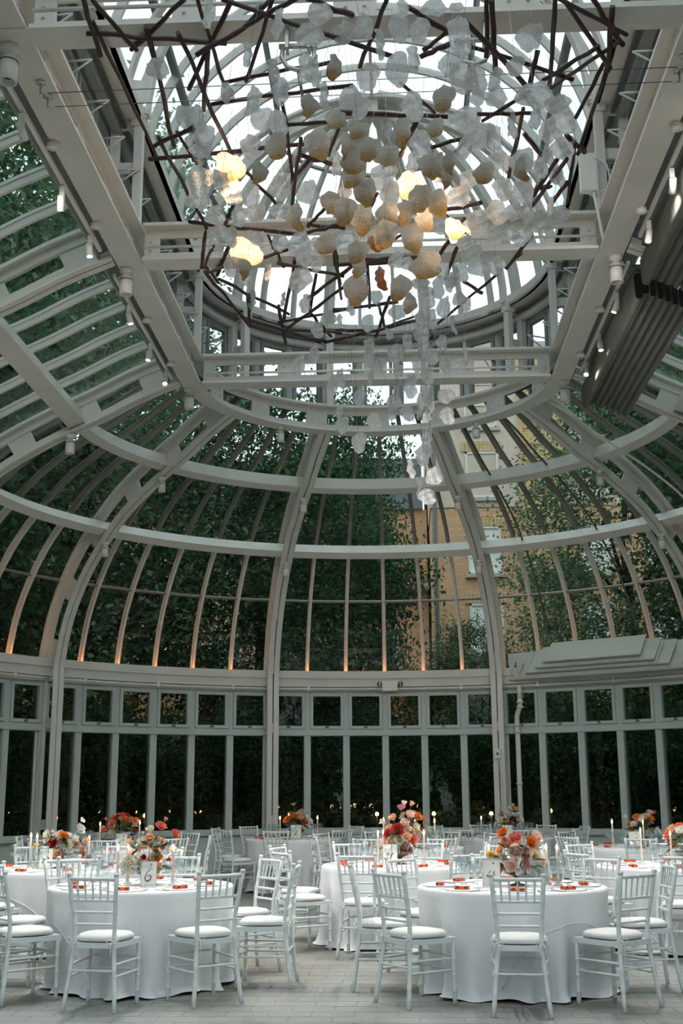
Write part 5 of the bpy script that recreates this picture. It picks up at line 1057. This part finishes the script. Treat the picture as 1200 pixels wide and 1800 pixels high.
for i, l in enumerate(SHELLS.split('|')):
    q = l.split(); x, y, z, wd, ht = map(float, q[:5]); k = q[4 + 1]; g = random.Random(100 + i); p = V((x, y, z))
    asp = min(1, wd / ht); turn = math.acos(max(.08, asp)) if asp < .72 else 0
    az = math.atan2(x - CAM.x, y - CAM.y)
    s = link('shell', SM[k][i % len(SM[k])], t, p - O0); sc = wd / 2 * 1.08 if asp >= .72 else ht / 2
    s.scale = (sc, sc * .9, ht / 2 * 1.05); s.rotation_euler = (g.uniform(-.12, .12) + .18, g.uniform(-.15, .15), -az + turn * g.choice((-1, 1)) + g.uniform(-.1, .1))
    th = MB().tube([(0, 0, .9), (0, 0, (6.72 - z) / s.scale[2] if z < 6.6 else 1.6)], .0016 / s.scale[0], 4); o = th.build('thread', 'silver', s)
    if k == 'l':
        dy = V((0, .16, .0)); link('bulb', bulb, t, p - O0 + dy); lt = bpy.data.lights.new('bulb_light', 'POINT'); lt.energy = 5; lt.color = (1, .74, .5); lt.shadow_soft_size = .05
        lo = bpy.data.objects.new('bulb_light', lt); COL.objects.link(lo); lo.parent = t; lo.location = p - O0 + dy
# suspension wires across the lantern
for yy, lab in ((-6.95, 'nearer'), (-6.76, 'farther')):
    t = thing('suspension_wire', f'{lab} thin steel wire stretched across the lantern under the girders', 'wire', 'suspension wires')
    MB().tube([(-2.44, yy, 6.87), (2.44, yy - .07, 6.87)], .004, 5).build('wire', 'silver', t)
    for s in (-1, 1):
        MB().tube([(s * 2.44, yy - (.035 + .035 * s), 6.86), (s * 2.5, yy - (.035 + .035 * s), 6.87), (s * 2.5, yy - (.035 + .035 * s), 6.955)], .008, 6).build('hook', 'galvanised', t)
        MB().lathe([(.001, 0), (.04, 0), (.04, .014), (.001, .014)], 12, Matrix.Translation((s * 2.5, yy - (.035 + .035 * s), 6.955))).build('rosette', 'galvanised', t)
for x, lab in ((-.42, 'left'), (.86, 'right')):
    t = thing('hoist_shackle', f'galvanised hoist bracket with shackle on the near tie beam, {lab} one', 'hoist', 'hoists of the chandelier', None, (x, -7.48, 6.97))
    for dx in (-.08, .08): MB().box(dx - .012, dx + .012, -.05, .05, -.17, .0).build('side_plate', 'galvanised', t)
    MB().tube([(-.14, 0, -.13), (.14, 0, -.13)], .02, 8).build('pin', 'galvanised', t)
    MB().tube([(-.11, 0, -.13), (-.12, 0, -.22), (-.08, 0, -.30), (0, 0, -.33), (.08, 0, -.30), (.12, 0, -.22), (.11, 0, -.13)], .018, 8).build('shackle', 'galvanised', t)
    MB().tube([(0, 0, -.33), (.02, .05, -.45), (.03, .1, -.52)], .012, 6).build('hook', 'silver', t)

# ---------------------------------------------------------------- lamps on ribs and girders
def spot_light(parent, loc, target, energy, size=84):
    ld = bpy.data.lights.new('lamp_beam', 'SPOT'); ld.energy = energy; ld.spot_size = R(size); ld.spot_blend = .8; ld.shadow_soft_size = .12; ld.color = (1, .96, .91)
    o = bpy.data.objects.new('lamp_beam', ld); COL.objects.link(o); o.parent = parent; o.location = loc
    d = V(target) - V(loc); o.rotation_mode = 'QUATERNION'; o.rotation_quaternion = d.to_track_quat('-Z', 'Y')
dn = {}
dn['canopy'] = MB().lathe([(.001, 0), (.06, 0), (.06, -.03), (.035, -.045), (.03, -.07), (.001, -.07)], 16).mesh('canopy', 'white_lamp')
dn['body'] = MB().lathe([(.03, -.07), (.055, -.075), (.055, -.235), (.045, -.235), (.045, -.16), (.001, -.16)], 18).mesh('body', 'white_lamp')
dn['ring'] = MB().lathe([(.056, -.10), (.058, -.10), (.058, -.107), (.056, -.107)], 18).mesh('band', 'steel_dark')
dn['lens'] = MB().lathe([(.001, -.19), (.044, -.19), (.044, -.185), (.001, -.185)], 16).mesh('lens', 'shade_black')
def downlight(p, lab, s=1.0):
    t = thing('downlight', f'white cylinder downlight {lab}', 'lamp', 'cylinder downlights', None, p); t.scale = (s, s, s)
    for k in ('canopy', 'body', 'ring', 'lens'): link(k, dn[k], t)
for a, nm in ((-54, 'leftmost apse rib'), (-18, 'apse rib left of centre'), (18, 'apse rib right of centre'), (54, 'rightmost apse rib')):
    for i, h in ((I_U, 'upper'), (I_L, 'lower')):
        q = pt(i - 1, -.02); downlight((q.y * math.sin(R(a)), q.y * math.cos(R(a)), q.z + .0), f'on the {nm} by the {h} purlin')
for s, nm in ((-1, 'left'), (1, 'right')):
    q = pt(I_U - 1, -.02)
    for k in range(3): downlight((s * q.y, YT[k], q.z), f'on the {nm} roof arch, {["at the apse mouth", "one bay nearer", "two bays nearer"][k]}', 1.15)
    downlight((s * 2.56 * math.sin(R(36)), .12 + 2.56 * math.cos(R(36)), ZL), f'under the ring beam, {nm} of centre')
    for k in range(3): downlight((s * 2.60, YT[k] + .22 - (0 if k else .0), ZL), f'under the {nm} girder {["at the far tie", "at the middle tie", "at the near tie"][k]}', 1.25)
head = MB().lathe([(.001, .0), (.03, .0), (.032, .05), (.034, .14), (.028, .14), (.026, .12)], 14).mesh('spot_head', 'white_lamp')
lens = MB().lathe([(.001, .131), (.027, .131), (.027, .127), (.001, .127)], 12).mesh('lens', 'lamp_glow')
arm = MB().box(-.022, .022, -.022, .022, -.20, -.02).lathe([(.001, -.20), (.022, -.2), (.022, -.21), (.001, -.21)], 10).mesh('driver_box', 'white_lamp')
targets = [(-1.9, -5.0), (-3.2, -2.9), (-1.0, -2.6), (-1.9, -5.0), (-3.3, -2.6), (-2.0, 2.0), (1.1, -5.2), (2.9, -2.7), (.5, -2.5), (1.4, -5.2), (3.2, .8), (1.6, 3.4)]
SPOT_W = 180
n = 0
for s, nm in ((-1, 'left'), (1, 'right')):
    for b in range(2):
        t = thing('lighting_track', f'white lighting track under the {nm} girder, {["far", "near"][b]} bay', 'track', 'lighting tracks'); y1, y0 = YT[b] - .35, YT[b + 1] + .25; xt = s * 2.74
        MB().box(xt - .017, xt + .017, y0, y1, 6.90, 6.935).build('rail', 'white_lamp', t)
        for u in (.15, .6, .97):
            yy = y1 + (y0 - y1) * u; MB().lathe([(.001, 0), (.055, 0), (.055, -.045), (.001, -.05)], 14, Matrix.Translation((s * 2.66, yy, 6.965))).build('mount', 'white_lamp', t); MB().tube([(s * 2.66, yy, 6.94), (xt, yy, 6.925)], .012, 6).build('bracket', 'white_lamp', t)
        for j, u in enumerate((.12, .42, .78)):
            yy = y1 + (y0 - y1) * u; L = V((xt, yy, 6.90))
            q = thing('track_spot', f'lit white track spotlight on the {nm} girder, {["far", "near"][b]} bay, {["farthest", "middle", "nearest"][j]} of three', 'spotlight', 'track spotlights', None, L)
            link('driver_box', arm, q); h = link('spot_head', head, q, (s * .0, -.045, -.13)); tx, ty = targets[n % 12]; n += 1
            d = V((tx, ty, .8)) - L; h.rotation_mode = 'QUATERNION'; h.rotation_quaternion = d.to_track_quat('Z', 'Y'); link('lens', lens, h)
            spot_light(q, V((0, -.045, -.13)) + d.normalized() * .16, V((tx, ty, .8)) - L, SPOT_W)
# ---------------------------------------------------------------- folded shades, rods, pipes
def shade_bundle(y0, y1, lab):
    t = thing('folded_roof_shade', lab, 'shade', 'folded roof shades'); 
    for i in range(8):
        x = 2.86 + .075 * i; zc = 6.79 - .44 * (x - 2.80) - (.05 if i == 0 else 0); hw, hh = (.05, .16) if i == 0 else (.036, .12); sec = []
        for q in range(12):
            a = 2 * math.pi * q / 12; sec.append((hw * math.cos(a), (hh - hw) * (1 if math.sin(a) > 0 else -1) + hw * math.sin(a)))
        pl = MB().sweep([V((x, y0, zc)), V((x, y1, zc))], [X, X], [Z, Z], sec, True).build('pleat', 'shade_fabric', t)
        MB().sweep([V((x, y0 - .006, zc)), V((x, y0 - .001, zc))], [X, X], [Z, Z], [(a * .86, b * .92) for a, b in sec]).build('hollow_end', 'shade_black', pl)  # black caps paint the darkness inside the hollow pleats
    MB().box(2.82, 3.42, y0 + .02, y1 - .02, 6.93, 6.97).build('headrail', 'shade_fabric', t)
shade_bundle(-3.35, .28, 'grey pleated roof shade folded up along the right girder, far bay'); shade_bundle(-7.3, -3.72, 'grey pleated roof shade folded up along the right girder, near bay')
t = thing('folded_wall_shade', 'white fabric shade folded into stepped pleats above the windows beside the right rib', 'shade')
A0, A1 = 19.6, 52.5
pA = V((6.66 * math.sin(R(A0)), 6.66 * math.cos(R(A0)), 0)); pB = V((6.66 * math.sin(R(A1)), 6.66 * math.cos(R(A1)), 0)); dd = (pB - pA).normalized(); out = V((dd.y * -1, dd.x, 0)); LL = (pB - pA).length
if out.y < 0: out = -out
for i, (s0, s1, zb, zt_) in enumerate(((.10, 3.45, 3.42, 3.87), (.40, 3.08, 3.50, 3.90), (.60, 2.84, 3.575, 3.94), (.79, 2.62, 3.665, 4.0))):
    ob, ot = .0 - .045 * i, .14 - .045 * i; th = out * .012
    b0, b1 = pA + dd * s0, pA + dd * s1; t0, t1 = pA + dd * (s0 + .12), pA + dd * (s1 + .10 - (.03 if i == 3 else 0))
    v = [b0 + out * ob + Z * zb, b1 + out * ob + Z * zb, t1 + out * ot + Z * zt_, t0 + out * ot + Z * zt_]; v += [p + th for p in v]
    MB().add(v, [(0, 1, 2, 3), (7, 6, 5, 4), (0, 4, 5, 1), (2, 6, 7, 3), (1, 5, 6, 2), (3, 7, 4, 0)]).build('pleat', 'shade_white', t)
    lw = MB(); v = [b0 + out * (ob - .012) + Z * zb, b1 + out * (ob - .012) + Z * zb, b1 + out * (ob + .03) + Z * (zb - .02), b0 + out * (ob + .03) + Z * (zb - .02)]; v += [p + Z * .012 for p in v]
    lw.add(v, [(0, 1, 2, 3), (7, 6, 5, 4), (0, 4, 5, 1), (2, 6, 7, 3), (1, 5, 6, 2), (3, 7, 4, 0)]).build('hem', 'shade_white', t)
for s0, s1, o_ in ((-.06, .16, .02), (.10, .36, -.01), (.26, .52, -.03), (2.72, 2.98, -.05), (2.92, 3.2, -.03), (3.14, 3.44, -.01)):
    v = [pA + dd * ((s0 + s1) / 2) + out * (o_ - .03) + Z * 3.46, pA + dd * s1 + out * (o_ + .10) + Z * 3.88, pA + dd * s0 + out * (o_ + .10) + Z * 3.88]; v += [p + out * .012 for p in v]
    MB().add(v, [(0, 1, 2), (5, 4, 3), (0, 3, 4, 1), (1, 4, 5, 2), (2, 5, 3, 0)]).build('end_fold', 'shade_white', t)
MB().sweep([pA + Z * 3.41, pB + Z * 3.41], [out] * 2, [Z] * 2, rect(.0, .2, -.012, .012)).build('bottom_board', 'shade_white', t)
for a, mat, lab, off in ((26.5, 'steel_dark', 'beside the right-of-centre rib', .18), (41, 'steel_dark', 'in the middle of the bay', .18), (63, 'white_lamp', 'beyond the rightmost rib', .05)):
    i1 = 1 if a < 60 else I_G; P = [pt(i, off) for i in range(I_G + (4 if a < 60 else 0), NP)]; P = [V((p.y * math.sin(R(a)), p.y * math.cos(R(a)), p.z)) for p in P]
    o = MB().tube(P, .017, 8).build('shade_guide_rod', mat); tag(o, f'thin curved shade guide rod under the right dome glass, {lab}', 'rod', 'shade guide rods')
a = R(21.3); pr = lambda r_, z, da=0: V((r_ * math.sin(a + da), r_ * math.cos(a + da), z))
t = thing('drainpipe', 'white cast drainpipe with an offset bend beside the right-of-centre rib', 'pipe')
MB().tube([pr(6.66, 3.30), pr(6.66, 3.05)], .045, 12).build('upper_pipe', 'paint', t)
MB().tube(smooth_pts([pr(6.66, 3.06), pr(6.66, 2.95), pr(6.72, 2.75, -.012), pr(6.72, 2.6, -.012)]), .045, 12).build('bend', 'paint', t)
MB().tube([pr(6.72, 2.62, -.012), pr(6.72, 0, -.012)], .045, 12).build('lower_pipe', 'paint', t)
for z, da, r_ in ((3.02, 0, 6.66), (2.93, 0, 6.66), (2.62, -.012, 6.72), (2.5, -.012, 6.72), (1.6, -.012, 6.72)): MB().tube([pr(r_, z, da), pr(r_, z - .035, da)], .062, 12).build('collar', 'paint', t)
t = thing('emergency_light', 'white emergency light with two round heads on the cornice of the centre bay', 'emergency light', None, None, (.10, 6.64, 3.28))
MB().box(-.14, .14, .02, .08, -.02, .16).build('housing', 'white_lamp', t)
for s in (-1, 1):
    h = MB().lathe([(.001, .0), (.04, .0), (.055, .05), (.055, .07), (.048, .07)], 14, Matrix.Translation((s * .19, .02, .10)) @ Matrix.Rotation(R(90), 4, 'X')).build('lamp_head', 'white_lamp', t)
    MB().lathe([(.001, .066), (.047, .066), (.047, .062), (.001, .062)], 14, Matrix.Translation((s * .19, .02, .10)) @ Matrix.Rotation(R(90), 4, 'X')).build('lens', 'silver', h)
t = thing('junction_box', 'small white socket box with cable on the rib right of centre', 'socket', None, None, (6.47 * math.sin(R(18)), 6.47 * math.cos(R(18)), 2.02), R(-18))
MB().box(-.05, .05, -.06, .02, 0, .16).build('box', 'white_lamp', t); MB().box(-.02, .02, -.066, -.06, .05, .10).build('socket', 'steel_dark', t)
MB().tube(smooth_pts([(.01, -.03, 0), (.03, -.03, -.2), (.06, -.02, -.5), (.06, -.02, -2.0)]), .009, 6).build('cable', 'paint', t)
t = thing('lantern_control_box', 'white control box with a cable on the middle right lantern post', 'control box', None, None, (2.30, -3.75, 7.55))
MB().box(-.08, .08, -.16, -.065, 0, .42).build('box', 'white_lamp', t)
MB().tube(smooth_pts([(.05, -.12, 0), (.08, -.14, -.25), (.12, -.12, -.55)]), .018, 8).build('cable', 'white_lamp', t)
MB().tube(smooth_pts([(.08, -.1, .40), (.2, -.12, .3), (.22, -.12, .05), (.12, -.12, .0)]), .01, 6).build('loose_cable', 'white_lamp', t)
print('objects', len(bpy.data.objects))
